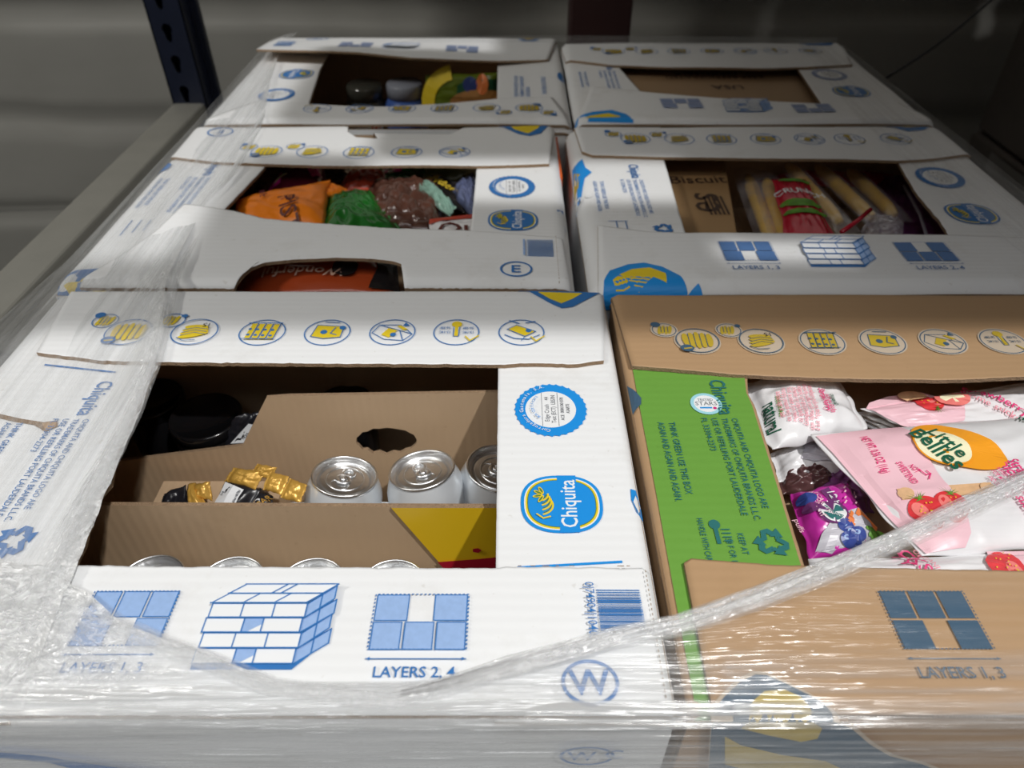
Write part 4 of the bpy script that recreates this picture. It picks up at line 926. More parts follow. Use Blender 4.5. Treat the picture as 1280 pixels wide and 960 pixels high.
# white back-side pouch top left
pl = Plane((934, 482, -.028), (1035, 472, -.028), (968, 558, -.030))
b = Bag('snack_pouch', 'white pouch back side with pink text lines at the upper left', pl, [(928, 478), (962, 562), (1088, 538), (1040, 466)], .013, PW, group=gp, seed=20, wr=.0018, sway=.004, seam=(0, .06))
A = Art(); R_ = b.pl.ang((1000, 496), (1013, 540)); A.p('pouch_lettering')
rows = ['strawberry pick-me sticks are a', 'crunchy puffed snack made with', 'organic corn and strawberry', 'powder for little hands to', 'hold. suitable from twelve', 'months onwards with no', 'added sugar or salt']
for k, t in enumerate(rows):
    px = 1014-k*7; A.text(t, *b.q(px-1, 523-k*.3), .0062, PMl, rot=R_, sx=.55, bold=.012)
A.p('pouch_lettering'); A.text('Strawberry', *b.q(1025, 516), .0075, PM, rot=R_, sx=.8, bold=.03); A.text('pick-me sticks', *b.q(1032, 520), .006, PM, rot=R_, sx=.65, bold=.02)
A.p('pouch_lettering'); A.text('organic', *b.q(1037, 515), .0065, DG, rot=R_, sx=.8, bold=.02); 
A.p('pouch_lettering'); A.text('natural', *b.q(962, 530), .0125, DG, rot=R_, sx=.85, bold=.04); A.text('little bellies', *b.q(970, 522), .006, LEAF, rot=R_, sx=.8, bold=.01)
A.build('pouch_lettering', b.o, b.fn, base=.0012)
# magenta pouch
pl = Plane((990, 620, -.046), (1080, 620, -.046), (1010, 690, -.052))
b = Bag('snack_pouch', 'magenta pouch with blueberry and carrot picture near the green panel', pl, [(985, 618), (1016, 700), (1106, 686), (1060, 604)], .010, MAG, group=gp, seed=22, wr=.002, seam=(0, .04))
A = Art(); A.p('white_print'); A.poly(b.qs([(1017, 694), (1022, 676), (1034, 660), (1048, 652), (1066, 647), (1082, 652), (1093, 664), (1102, 682), (1078, 694), (1040, 696)]), GRY, sub=3)
A.lev = 1; A.p('round_badge'); A.ell(*b.q(1034, 652), .0105, .0095, PUR, n=28); A.ell(*b.q(1034, 652), .0088, .0080, WINK, n=28); A.ell(*b.q(1034, 652), .0074, .0066, TEAL, n=28); A.text('USDA', b.q(1034, 652)[0], b.q(1034, 652)[1]+.002, .0042, WINK, rot=-20, bold=.02); A.text('ORGANIC', b.q(1034, 652)[0], b.q(1034, 652)[1]-.002, .003, WINK, rot=-20)
A.p('blueberry_print')
for q in ((1050, 668), (1058, 677), (1062, 686), (1066, 678), (1054, 684)): x, y = b.q(*q); A.ell(x, y, .0055, .0050, BER, n=18); A.ell(x-.001, y+.001, .0022, .0018, PALE, n=10); A.ell(x-.001, y+.001, .0010, .0009, BER, n=8)
A.p('carrot_print')
for q0_, q1_ in (((1054, 660), (1088, 678)), ((1058, 656), (1090, 670)), ((1066, 653), (1090, 664))): 
    a, c = b.q(*q0_), b.q(*q1_); A.line([a, c], .0052, CAR)
for k in range(9): x, y = b.q(1082+k*2.2, 672+((k*5) % 13)-2); A.ell(x, y, .004, .0018, LEAF, n=8, rot=k*40)
A.p('dark_band'); A.poly(b.qs([(1020, 622), (1030, 619), (1050, 650), (1045, 658)]), PUR, sub=1)
A.p('pouch_lettering'); r_ = b.pl.ang((1008, 628), (1026, 662)); A.text('BLUEBERRY', *b.q(1014, 642), .006, PP, rot=r_, sx=.75, bold=.02); A.text('& CARROT', *b.q(1021, 640), .006, PP, rot=r_, sx=.75, bold=.02); A.text('12+', *b.q(1036, 633), .008, WINK, rot=r_, bold=.03); A.text('puffs', *b.q(998, 660), .006, PP, rot=r_)
for k in range(8): x, y = b.q(1048+(k*13) % 26, 622+(k*7) % 22); A.line([(x, y), (x+.0012, y+.0014)], .0010, PP)
A.ell(*b.q(1003, 634), .006, .005, BER, n=16); A.ell(*b.q(1008, 646), .005, .004, PUR, n=16)
A.build('white_print', b.o, b.fn, base=.0012)
# bottom pouch under the front flap
pl = Plane((1020, 705, -.024), (1300, 705, -.024), (1020, 690, -.024))
b = Bag('snack_pouch', 'white pouch strip just above the front brown flap', pl, [(1012, 700), (1030, 745), (1345, 745), (1345, 690)], .005, PW, group=gp, seed=24, wr=.001)
A = Art(); A.p('pink_print'); A.poly(b.qs([(1232, 691), (1330, 690), (1330, 735), (1262, 735), (1240, 715)]), PP, sub=3)
A.lev = 1; A.p('strawberry_print'); x, y = b.q(1252, 716); strawberry(A, x, y, .012, 160)
A.p('pouch_lettering'); r_ = b.pl.ang((1128, 700), (1142, 716)); 
for t, px, sz in (('TY', 1124, .012), ('CKS', 1140, .012)): A.text(t, *b.q(px, 707), sz, PM, rot=-75, bold=.03)
A.text('ORGANIC', *b.q(1156, 708), .005, PMl, rot=-75)
A.build('pink_print', b.o, b.fn, base=.0012)
# the big one
pl = Plane((1020, 548, -.022), (1290, 528, -.022), (1120, 690, -.024))
b = Bag('snack_pouch', 'large pink and white strawberry puff stick pouch on top of the pile', pl, [(1016, 545), (1152, 696), (1400, 680), (1385, 517)], .011, PW, group=gp, seed=26, wr=.0014, sway=.003, seam=(0, .035), nu=70, nv=70)
A = Art(); A.p('pink_print'); A.poly(b.qs([(1019, 547), (1121, 541), (1136, 556), (1152, 584), (1172, 616), (1196, 648), (1207, 676), (1203, 690), (1156, 694), (1120, 660), (1096, 634), (1064, 596), (1040, 568)]), PP, sub=4)
A.lev = 1; A.p('orange_blob', 'orange printed blob around the cream oval'); x, y = b.q(1186, 573); r_ = b.pl.ang((1140, 560), (1235, 588)); 
mpx = b.pl.m((1150, 573), (1250, 573))/100
A.ell(x, y, 54*mpx, 37*mpx, ORG_, n=40, rot=r_, rings=3, wob=.05, wn=3)
A.lev = 2; A.p('cream_oval', 'cream oval with dark green lettering'); x, y = b.q(1169, 575); A.ell(x, y, 34*mpx, 30*mpx, ORG_, n=36, rot=r_, rings=2); A.ell(x, y, 32*mpx, 27.5*mpx, CRM, n=36, rot=r_, rings=4)
A.lev = 3; A.p('pouch_lettering'); r_ = b.pl.ang((1160, 556), (1188, 578))
A.text('Little', *b.q(1175, 571), .0158, DG, rot=r_, bold=.03, sx=.92); A.text('Bellies', *b.q(1162, 578), .0185, DG, rot=r_, bold=.04, sx=.88)
A.lev = 1; A.p('pouch_lettering'); r2 = b.pl.ang((1073, 556), (1102, 602)); ftx = lambda t, p0, p1, sz, m, bold=.02: (lambda a, c, g: A.text(t, (a[0]+c[0])/2, (a[1]+c[1])/2, sz, m, rot=math.degrees(math.atan2(c[1]-a[1], c[0]-a[0])), sx=math.hypot(c[0]-a[0], c[1]-a[1])/((g[3]-g[2])*sz), bold=bold))(b.q(*p0), b.q(*p1), glyphs(t, bold))
ftx('NET WT. 0.56 OZ (16g)', (1075, 556), (1103, 601), .0082, PM)
A.p('pouch_lettering'); ftx('NOT', (1131, 595), (1141, 604), .0065, PM); ftx('SWEETENED', (1116, 591), (1138, 617), .0065, PM); A.line([b.q(1140, 601), b.q(1150, 608), b.q(1155, 606)], .0008, PM); A.line([b.q(1150, 603), b.q(1155, 607), b.q(1153, 613)], .0008, PM)
A.p('puff_stick_print'); a, c = b.q(1126, 628), b.q(1224, 627); A.line([a, c], .0098, TAN); A.ell(*a, .0050, .0049, TAN, n=16); A.ell(*c, .0052, .0049, TAN, n=16)
A.p('strawberry_print'); x, y = b.q(1152, 650); strawberry(A, x, y, .0115, r2+95); 
A.p('strawberry_print'); x, y = b.q(1181, 646); strawberry(A, x, y, .0112, r2+70)
A.p('pouch_lettering'); ftx('Strawberry', (1253, 590), (1300, 634), .0130, PM, .05); ftx('pick-me', (1244, 594), (1281, 634), .0125, PM, .05); ftx('PUFFED CORN STICKS', (1236, 600), (1270, 636), .0052, PM); ftx('FOR MUNCHING', (1231, 604), (1256, 636), .0052, PM); ftx('AND CRUNCHING', (1226, 612), (1248, 640), .0052, PM)
A.p('pouch_lettering'); ftx('natural', (1266, 533), (1310, 553), .0125, DG, .04); ftx('organic', (1274, 600), (1312, 640), .012, DG, .04); ftx('sticks', (1262, 638), (1282, 662), .011, PM, .05)
A.build('pink_print', b.o, b.fn, base=.0014)

# ---- middle left carton: nut and candy bags
box('insert_sheet', -.42, .05, .412, .796, -.100, -.095, KRAFTD, ML.root)
def bagc(name, label, quad, z, th, m, cat='bag', group='bags of nuts and sweets', **k):
    zz = z if isinstance(z, tuple) else (z, z); q = quad; cx = W(*quad[0]).x; bx = ML if cx < .06 else MR; k.setdefault('clip', (bx.x0+.008, bx.x1-.008, bx.y0+.008, bx.y1-.008))
    return Bag(name, label, Plane(q[0]+(zz[0],), q[1]+(zz[0],), q[3]+(zz[1],)), q, th, m, cat=cat, group=group, **k)
NUT = mat('chocolate_nut_brown', (.075, .030, .020), .28, bump=.3, bscale=90, vary=.6, vscale=60, coat=.6); GRN = film_plastic('green_film', (.01, .13, .015), .18); ORB = film_plastic('orange_film', (.95, .24, .01), .35); MAR = film_plastic('maroon_film', (.14, .01, .03)); PNK = film_plastic('pink_film', (.70, .03, .30)); CAN = mat('red_candy', (.55, .07, .03), .3, bump=1, bscale=60, vary=.7, vscale=50, coat=.5)
BLU = film_plastic('dusty_blue_film', (.10, .12, .22)); TEA = film_plastic('pale_teal_film', (.20, .34, .28), .25); OLV = film_plastic('olive_film', (.14, .17, .03)); BKF = film_plastic('black_foil', (.012, .011, .012), .2)
bagc('nut_bag', 'dark bag of brown nuts in the left rear corner of the opening', [(270, 275), (352, 262), (345, 212), (300, 215)], -.056, .012, NUT, seed=31, wr=.004, lump=.007, nu=80, nv=60)
b = bagc('candy_bag', 'brown bag with a pale green leaf print at the left rear', [(292, 238), (352, 235), (362, 203), (318, 205)], -.046, .010, mat('brown_print_film', (.14, .06, .03), .3, vary=.5, vscale=30), seed=32, wr=.003)
A = Art(); A.p('leaf_print'); A.ell(*b.q(316, 219), .018, .013, mat('lime_print', (.33, .40, .06), .4, vary=.3), n=20, rings=2); A.ring(*b.q(337, 216), .013, .014, .003, LEAF, n=20); A.build('leaf_print', b.o, b.fn, base=.002)
b = bagc('candy_bag', 'maroon and pink bag behind the orange bag', [(332, 244), (408, 236), (404, 208), (352, 210)], -.042, .012, MAR, seed=33)
A = Art(); A.p('pink_print'); A.poly(b.qs([(334, 242), (348, 222), (356, 228), (352, 238)]), PNK, sub=2); A.poly(b.qs([(386, 222), (398, 214), (404, 225), (392, 232)]), PNK, sub=2)
A.p('bag_lettering')
for k in range(8): A.ell(*b.q(363+k*4.2, 219-abs(3.5-k)*-.3), .0035, .003, CRM, n=8)
for k in range(5): A.ell(*b.q(345+k*3.4, 236-k*1.2), .004, .003, CRM, n=8)
A.build('pink_print', b.o, b.fn, base=.002)
bagc('candy_bag', 'black bag behind the green one', [(398, 242), (470, 240), (462, 202), (402, 204)], -.058, .008, BKF, seed=34)
bagc('candy_bag', 'clear bag of red and orange sweets behind the green bag', [(424, 244), (482, 242), (482, 216), (434, 216)], -.046, .009, CAN, seed=35, wr=.002, lump=.006, lsc=85, nu=80, nv=60)
b = bagc('candy_bag', 'small green bag with a white and pink flower print', [(472, 234), (528, 232), (530, 205), (474, 206)], -.052, .008, GRN, seed=36)
A = Art(); A.p('flower_print')
for k in range(6): A.ell(b.q(489, 219)[0]+.009*math.cos(k), b.q(489, 219)[1]+.009*math.sin(k), .0065, .0045, WINK if k % 2 else PNK, n=10)
A.ell(*b.q(497, 222), .007, .006, PNK, n=12); A.build('flower_print', b.o, b.fn, base=.002)
bagc('candy_bag', 'olive bag at the right rear corner', [(520, 236), (600, 238), (600, 202), (530, 204)], -.056, .010, OLV, seed=37)
bagc('nut_bag', 'large clear bag of chocolate covered nuts in the middle', [(448, 300), (566, 300), (562, 238), (462, 228)], (-.045, -.038), .016, NUT, seed=38, wr=.004, nu=130, nv=90, lump=.009)
b = bagc('candy_bag', 'black bag with yellow letters at the right', [(520, 240), (588, 268), (596, 240), (540, 218)], -.036, .008, BKF, seed=39)
A = Art(); A.p('bag_lettering'); r_ = b.pl.ang((530, 226), (570, 246)); A.text('Hive', *b.q(545, 232), .026, YELD, rot=r_, bold=.04); A.text('bee', *b.q(562, 243), .016, YELD, rot=r_, bold=.04); A.build('bag_lettering', b.o, b.fn, base=.002)
bagc('candy_bag', 'dusty blue bag along the right edge of the opening', [(560, 236), (592, 276), (612, 262), (590, 216)], -.030, .010, BLU, seed=40, wr=.004)
b = bagc('candy_bag', 'pale teal twisted bag lying over the nuts', [(513, 229), (560, 270), (572, 260), (532, 226)], -.024, .007, TEA, seed=41, wr=.004, nu=40, nv=24)
b = bagc('candy_bag', 'green glossy bag with a clear edge beside the orange bag', [(398, 298), (512, 300), (462, 238), (410, 246)], (-.030, -.024), .012, GRN, seed=42, wr=.003)
b = bagc('candy_bag', 'bright orange pistachio bag at the left of the opening', [(296, 284), (404, 290), (413, 226), (294, 250)], (-.030, -.022), .012, ORB, seed=43, wr=.0012, nu=70, nv=50, seam=(.0, .05))
bagc('candy_bag', 'folded orange corner of the pistachio bag pointing right', [(398, 250), (433, 239), (432, 236), (404, 226)], -.020, .003, ORB, seed=44, group=None)
A = Art(); A.p('bag_lettering'); r_ = b.pl.ang((362, 246), (366, 276)); A.text('PISTACHIO', *b.q(362, 259), .028, mat('dark_maroon_ink', (.10, .015, .01), .5), rot=r_, bold=.02, align='l'); A.text('salt', *b.q(334, 256), .012, MAR, rot=r_)
A.build('bag_lettering', b.o, b.fn, base=.0035)
b = bagc('candy_bag', 'white and red bag corner showing dark letters at the right front', [(534, 310), (612, 308), (612, 270), (536, 275)], -.020, .004, PW, seed=45)
A = Art(); A.p('red_print'); A.poly(b.qs([(536, 282), (537, 275), (600, 268), (600, 277)]), mat('brick_red_print', (.50, .05, .02), .4), sub=2); A.lev = 1; A.p('bag_lettering'); A.text('Ou', *b.q(572, 291), .034, mat('dark_maroon_ink', (.10, .015, .01), .5), bold=.03); A.build('red_print', b.o, b.fn, base=.001)
# red-orange bag in the handle hole of the front flap
RO = film_plastic('red_orange_film', (.36, .055, .015), .22)
b = bagc('nut_bag', 'red-orange shiny bag in the handle hole of the middle left carton', [(292, 372), (500, 372), (494, 318), (308, 318)], (-.036, -.026), .010, RO, group=None, seed=46, seam=(.02, 0), wr=.0008)
A = Art(); A.p('bag_lettering'); A.text('Wonderful', *b.q(383, 352), .0185, mat('faded_tan_ink', (.60, .38, .28), .5), rot=180, bold=.02, sx=1.0, shear=.1)
A.p('dark_print'); A.ell(*b.q(434, 345), .013, .014, BKF, n=20, rings=2); A.poly(b.qs([(470, 322), (496, 322), (500, 368), (462, 368), (474, 345)]), BKF, sub=2); A.build('bag_lettering', b.o, b.fn, base=.003)

# ---- middle right carton
box('insert_sheet', .085, .57, .407, .798, -.125, -.120, KRAFTD, MR.root)
bx = mat('plain_brown_box', (.36, .22, .10), .6, vary=.1, vscale=10, bump=.2, bscale=40)
def qbox(name, pts, z, dep, m, label, cat='box'):
    top = [W(px, py, z) for px, py in pts]; v = [tuple(p) for p in top]+[(p.x, p.y, z-dep) for p in top]; n = len(top)
    f = [tuple(range(n)), tuple(range(2*n-1, n-1, -1))]+[(i, i+n, (i+1) % n+n, (i+1) % n) for i in range(n)]
    o = link(name, v, f, m, smooth=False, origin=(sum(p.x for p in top)/n, sum(p.y for p in top)/n, z-dep)); bevel(o, .0015); tag(o, label, cat); return o
bb = qbox('brown_box', [(842, 305), (924, 305), (904, 190), (812, 190)], -.030, .088, bx, 'brown cardboard box with dark letters at the left of the middle right carton')
A = Art(); DK = mat('faded_dark_ink', (.055, .03, .02), .6); A.p('box_lettering'); p = W(876, 253, -.03); A.text('es', p.x, p.y, .062, DK, rot=82, bold=.0)
A.p('box_lettering'); p = W(872, 225, -.03); A.text('Biscuit', p.x, p.y, .030, DK, rot=2, bold=.02, sx=.9); A.p('stamp_print'); p = W(896, 255, -.03)
for k in range(5): A.line([(p.x-.012+k*.005, p.y-.028), (p.x-.012+k*.005, p.y+.018)], .0025, DK)
A.build('box_lettering', bb, lambda x, y, h: (x, y, -.03+h), base=.0008)
CHZ = mat('yellow_snack_stick', (.80, .50, .07), .45, vary=.12, vscale=40, bump=.2, bscale=80)
def clear(name, tint=(.9, .86, .92), fac=.22):
    m = bpy.data.materials.new(name); m.use_nodes = True; N, L = nodes(m); N.remove(N['Principled BSDF']); out = N['Material Output']
    t = N.new('ShaderNodeBsdfTransparent'); g = N.new('ShaderNodeBsdfGlossy'); g.inputs['Roughness'].default_value = .15; d = N.new('ShaderNodeBsdfDiffuse'); d.inputs[0].default_value = tint+(1,)
    m1 = N.new('ShaderNodeMixShader'); m1.inputs[0].default_value = .5; L.new(g.outputs[0], m1.inputs[1]); L.new(d.outputs[0], m1.inputs[2])
    n = N.new('ShaderNodeTexNoise'); n.inputs['Scale'].default_value = 30; n.inputs['Detail'].default_value = 4; r = N.new('ShaderNodeMapRange'); r.inputs[1].default_value = .35; r.inputs[2].default_value = .75; r.inputs[3].default_value = fac*.5; r.inputs[4].default_value = fac*2
    tc = N.new('ShaderNodeTexCoord'); L.new(tc.outputs['Object'], n.inputs['Vector']); L.new(n.outputs['Fac'], r.inputs[0]); m2 = N.new('ShaderNodeMixShader'); L.new(r.outputs[0], m2.inputs[0]); L.new(t.outputs[0], m2.inputs[1]); L.new(m1.outputs[0], m2.inputs[2])
    bp = N.new('ShaderNodeBump'); bp.inputs['Strength'].default_value = .6; bp.inputs['Distance'].default_value = .003; L.new(n.outputs['Fac'], bp.inputs['Height']); L.new(bp.outputs[0], g.inputs['Normal']); L.new(m2.outputs[0], out.inputs[0]); MATS[name] = m; return m
CLR = clear('clear_wrapper')
def stick(p0, p1, z0, z1, r, label, wide=1.9, ends=.16):
    a, c = W(p0[0], p0[1], z0), W(p1[0], p1[1], z1); d = (c-a); L_ = d.length; t = d.normalized(); side = t.cross(Vector((0, 0, 1))).normalized(); up = side.cross(t)
    root = empty('snack_stick_pack', (a+c)/2-up*r); tag(root, label, 'snack pack', 'clear packs of yellow snack sticks')
    pts = [a+d*(k/12) for k in range(13)]; rr = [r*min(1, .55+.45*math.sin(math.pi*min(1, max(0, (k/12)*6 if k < 6 else (1-k/12)*6))/2)) for k in range(13)]
    v, f = tube_vf(pts, rr, 12); link('snack_stick', v, f, CHZ, root)
    def P(i, j):
        u = i/30*2-1; w = -ends+(1+2*ends)*j/30; e = 1 if 0 < w < 1 else 0; k = min(1, max(0, min(w+ends, 1+ends-w)/ends)); wd = r*wide
        hh = (r*1.12*k**.5)*max(0, 1-abs(u)**2.2)+.001*noise.noise(Vector((u*3, w*9, L_*50)))
        return a+d*w+side*u*wd+up*(hh*(1 if True else 0))
    v, f = grid(P, 30, 30); link('clear_wrapper', v, f, CLR, root)
    return root
RF = film_plastic('red_foil', (.48, .008, .03), .25); GF = mat('green_food_print', (.10, .28, .02), .4, vary=.7, vscale=120)
b = bagc('snack_bag', 'dark red bag in the rear of the middle right carton', [(945, 226), (1120, 232), (1110, 198), (955, 198)], -.075, .010, RF, group=None, seed=50, wr=.004)
b = bagc('snack_bag', 'dark purple bag at the right end of the middle right carton', [(1100, 300), (1200, 310), (1140, 200), (1075, 200)], -.075, .012, PUR, group=None, seed=51, wr=.004)
stick((935, 222), (967, 306), -.048, -.048, .0085, 'clear pack with yellow stick right beside the brown box', wide=2.2)
stick((958, 226), (985, 306), -.040, -.040, .0085, 'second yellow stick pack from the brown box, left of the red bag', wide=2.2)
stick((1062, 214), (1118, 268), -.050, -.046, .0080, 'yellow stick pack farthest right of the group')
stick((1022, 208), (1092, 274), -.042, -.040, .0080, 'yellow stick pack crossing behind the red bag, upper one')
stick((985, 206), (1050, 278), -.034, -.034, .0080, 'yellow stick pack lying between red bag and its neighbour')
b = bagc('snack_bag', 'red bag with green vegetable pictures in the middle right carton', [(985, 305), (1050, 308), (1006, 225), (964, 225)], (-.020, -.020), .006, RF, group=None, seed=52)
A = Art(); r_ = b.pl.ang((985, 290), (1040, 290))
for k, (q, w_, h_) in enumerate((((992, 230), .020, .006), ((1000, 260), .024, .009), ((1006, 271), .025, .007))): A.p('vegetable_print'); A.ell(*b.q(*q), w_, h_, GF, n=20, rings=2, rot=r_)
A.p('bag_lettering'); A.text('CRUNCH', *b.q(998, 246), .016, WINK, rot=r_, sx=.9, bold=.03); A.build('vegetable_print', b.o, b.fn, base=.0015)
RST = tube_vf([W(1052, 290, -.018), W(1072, 276, -.017), W(1088, 262, -.016)], .0028, 6); tag(link('red_strip', RST[0], RST[1], RF), 'thin red sealed strip leaning across the stick packs', 'strip')
bagc('snack_bag', 'pale lilac clear wrapper end at the front right of the sticks', [(1072, 300), (1128, 300), (1130, 276), (1086, 268)], -.030, .006, clear('lilac_wrapper', (.65, .60, .70), .40), group=None, seed=53, wr=.003)
ST_ = tube_vf([W(1130, 232, -.03), W(1150, 268, -.03), W(1160, 300, -.03)], .002, 6); tag(link('strap_band', ST_[0], ST_[1], mat('lilac_grey', (.25, .23, .28), .4)), 'thin grey strap at the right end of the middle right carton', 'strap')

# ---- back left carton: jars
box('insert_sheet', -.42, .075, .828, 1.226, -.150, -.145, KRAFTD, BL.root)
def jar(px, py, z, r, h, capm, bodm, lb, cap_h=.022, lab=None):
    p = W(px, py, z); x, y = p.x, p.y; t = empty('jar', (x, y, z-h)); tag(t, lb, 'jar')
    T_ = lambda vf: ([(a+x, b_+y, c+z) for a, b_, c in vf[0]], vf[1])
    v, f = T_(lathe_vf([(0, -h), (r*.92, -h), (r, -h+.006), (r, -cap_h-.014), (r*.8, -cap_h), (r*.78, -cap_h)], 36)); link('jar_body', v, f, bodm, t)
    v, f = T_(lathe_vf([(r*.80, -cap_h), (r*.84, -cap_h), (r*.84, -.003), (r*.80, 0), (0, -.0005)], 36)); link('lid', v, f, capm, t)
    if lab:
        A = Art(); A.rect(-.03, -.02, .03, .02, lab[0], sub=3); A.ell(.018, -.004, .008, .008, lab[1], n=16)
        A.build('jar_label', t, lambda u, w, hh: (x+(r+.0006+hh)*math.sin(u/r), y-(r+.0006+hh)*math.cos(u/r), z-cap_h-.014-.022+w))
JB = mat('dark_jar_glass', (.06, .06, .05), .1, spec=.8); JW = mat('white_lid', (.66, .66, .68), .35); JBL = mat('blue_lid', (.06, .13, .42), .35); NV = mat('navy_label', (.03, .05, .2), .4)
jar(455, 105, -.035, .036, .109, JB, JB, 'dark jar with white and red label at the left in the back left carton', lab=(WINK, RED))
jar(505, 103, -.032, .036, .112, mat('grey_lid', (.30, .32, .38), .35), JBL, 'blue jar with grey lid in the back left carton', lab=(JBL, NV))
p0 = W(560, 128, -.05)
b = Bag('snack_bag', 'green and yellow food bag at the right in the back left carton', Plane((530, 140, -.075), (622, 140, -.075), (530, 98, -.022)), [(528, 145), (628, 143), (628, 90), (532, 94)], .010, film_plastic('moss_film', (.12, .17, .015)), cat='bag', seed=60)
A = Art(); A.p('yellow_print'); A.ring(*b.q(572, 128), .060, .060, .022, YEL, n=30, a0=100, a1=215); A.p('green_print'); A.poly(b.qs([(572, 135), (572, 105), (585, 98), (622, 98), (622, 135)]), mat('deep_green_print', (.015, .09, .04), .4), sub=3)
A.lev = 1; A.p('food_print'); A.ell(*b.q(600, 126), .050, .020, mat('toast_print', (.42, .20, .06), .5, vary=.4, vscale=60), n=24, rings=2); A.ell(*b.q(588, 104), .012, .012, NV, n=16); A.ell(*b.q(603, 104), .010, .016, CAR, n=16); A.build('yellow_print', b.o, b.fn, base=.002)

# ---- back right carton: flat brown board
bd = qbox('cardboard_sheet', [(790, 150), (1060, 150), (1010, 76), (760, 76)], -.018, .012, mat('plain_brown_board', (.33, .215, .12), .6, vary=.12, vscale=8), 'flat brown cardboard filling the back right carton', cat='cardboard')
A = Art(); A.p('board_lettering'); p = W(885, 97, -.018)
A.text('PERISHABLE', p.x, p.y+.02, .022, DK, rot=180, bold=.01, sx=.9); A.p('board_lettering'); A.text('KEEP REFRIGERATED', p.x+.01, p.y, .022, DK, rot=180, bold=.01, sx=.8); A.p('board_lettering'); A.text('USA', p.x+.02, p.y-.05, .028, DK, rot=180, bold=.02); A.build('board_lettering', bd, lambda x, y, h: (x, y, -.018+h))
box('insert_sheet', .10, .575, .828, 1.196, -.036, -.031, KRAFTD, BR.root)
# ================================================================== stretch film
def film_mat(name, attr=True, dens=.6, crum=1.0, rough=.20):
    m = bpy.data.materials.new(name); m.use_nodes = True; N, L = nodes(m); N.remove(N['Principled BSDF']); out = N['Material Output']
    def math_(op, a, b=None, c=None, clamp=False):
        n = N.new('ShaderNodeMath'); n.operation = op; n.use_clamp = clamp
        for i, x in enumerate((a, b, c)):
            if x is None: continue
            if isinstance(x, (int, float)): n.inputs[i].default_value = x
            else: L.new(x, n.inputs[i])
        return n.outputs[0]
    tc = N.new('ShaderNodeTexCoord'); src = tc.outputs['UV'] if attr else tc.outputs['Object']
    def noise_(scale, detail, rough_, vec=None, dist=0):
        mp = N.new('ShaderNodeMapping'); mp.inputs['Scale'].default_value = scale; L.new(vec or src, mp.inputs[0])
        n = N.new('ShaderNodeTexNoise'); n.inputs['Scale'].default_value = 1; n.inputs['Detail'].default_value = detail; n.inputs['Roughness'].default_value = rough_; n.inputs['Distortion'].default_value = dist
        L.new(mp.outputs[0], n.inputs['Vector']); return n.outputs['Fac']
    if attr:
        a1 = N.new('ShaderNodeAttribute'); a1.attribute_name = 'dens'; D = a1.outputs['Fac']; a2 = N.new('ShaderNodeAttribute'); a2.attribute_name = 'crum'; Cc = a2.outputs['Fac']
    else: D = None; Cc = None
    st1 = noise_((5, 170, 1), 3, .6, dist=.3); st2 = noise_((1.5, 45, 1), 2, .5, dist=.2)
    streak = math_('ADD', math_('MULTIPLY', st1, .6), math_('MULTIPLY', st2, .4))
    cr1 = noise_((130, 130, 130), 4, .65, dist=1.5); cr2 = noise_((38, 60, 38), 2, .5, dist=2.0)
    r1 = math_('SUBTRACT', 1, math_('MULTIPLY', math_('ABSOLUTE', math_('SUBTRACT', cr1, .5)), 5), clamp=True); r2 = math_('SUBTRACT', 1, math_('MULTIPLY', math_('ABSOLUTE', math_('SUBTRACT', cr2, .5)), 6), clamp=True)
    crumple = math_('ADD', math_('MULTIPLY', r1, .5), math_('MULTIPLY', r2, .5))
    mixv = N.new('ShaderNodeMix'); mixv.data_type = 'FLOAT'
    if attr: L.new(Cc, mixv.inputs[0])
    else: mixv.inputs[0].default_value = crum
    sr = N.new('ShaderNodeMapRange'); sr.inputs[1].default_value = .40; sr.inputs[2].default_value = .62; L.new(streak, sr.inputs[0])
    L.new(sr.outputs[0], mixv.inputs[2]); L.new(crumple, mixv.inputs[3]); n = mixv.outputs[0]
    fac = math_('MULTIPLY', D if attr else dens, math_('MULTIPLY_ADD', n, 1.25, .30), clamp=True)
    fac = math_('MINIMUM', fac, .93)
    bp = N.new('ShaderNodeBump'); bp.inputs['Strength'].default_value = 1; bp.inputs['Distance'].default_value = .0035; L.new(math_('MULTIPLY', n, math_('MULTIPLY_ADD', mixv.inputs[0].links[0].from_socket if attr else crum, -.72, 1)), bp.inputs['Height'])
    g = N.new('ShaderNodeBsdfGlossy'); g.inputs['Roughness'].default_value = rough; g.inputs['Color'].default_value = (1, 1, 1, 1); L.new(bp.outputs[0], g.inputs['Normal'])
    d = N.new('ShaderNodeBsdfDiffuse'); d.inputs[0].default_value = (.92, .94, .96, 1); pass; tl = N.new('ShaderNodeBsdfTranslucent'); tl.inputs[0].default_value = (.92, .94, .96, 1); tr_ = N.new('ShaderNodeBsdfTransparent')
    m0 = N.new('ShaderNodeMixShader'); m0.inputs[0].default_value = .12; L.new(d.outputs[0], m0.inputs[1]); L.new(tl.outputs[0], m0.inputs[2])
    m1 = N.new('ShaderNodeMixShader'); m1.inputs[0].default_value = .45; L.new(m0.outputs[0], m1.inputs[1]); L.new(g.outputs[0], m1.inputs[2])
    m2 = N.new('ShaderNodeMixShader'); L.new(fac, m2.inputs[0]); L.new(tr_.outputs[0], m2.inputs[1]); L.new(m1.outputs[0], m2.inputs[2]); L.new(m2.outputs[0], out.inputs[0])
    return m
FILM = film_mat('stretch_film'); ROPE = None
fw = empty('stretch_wrap', (.08, -.02, -.25)); tag(fw, 'clear crinkled stretch film wrapped around the carton layer', 'plastic wrap')
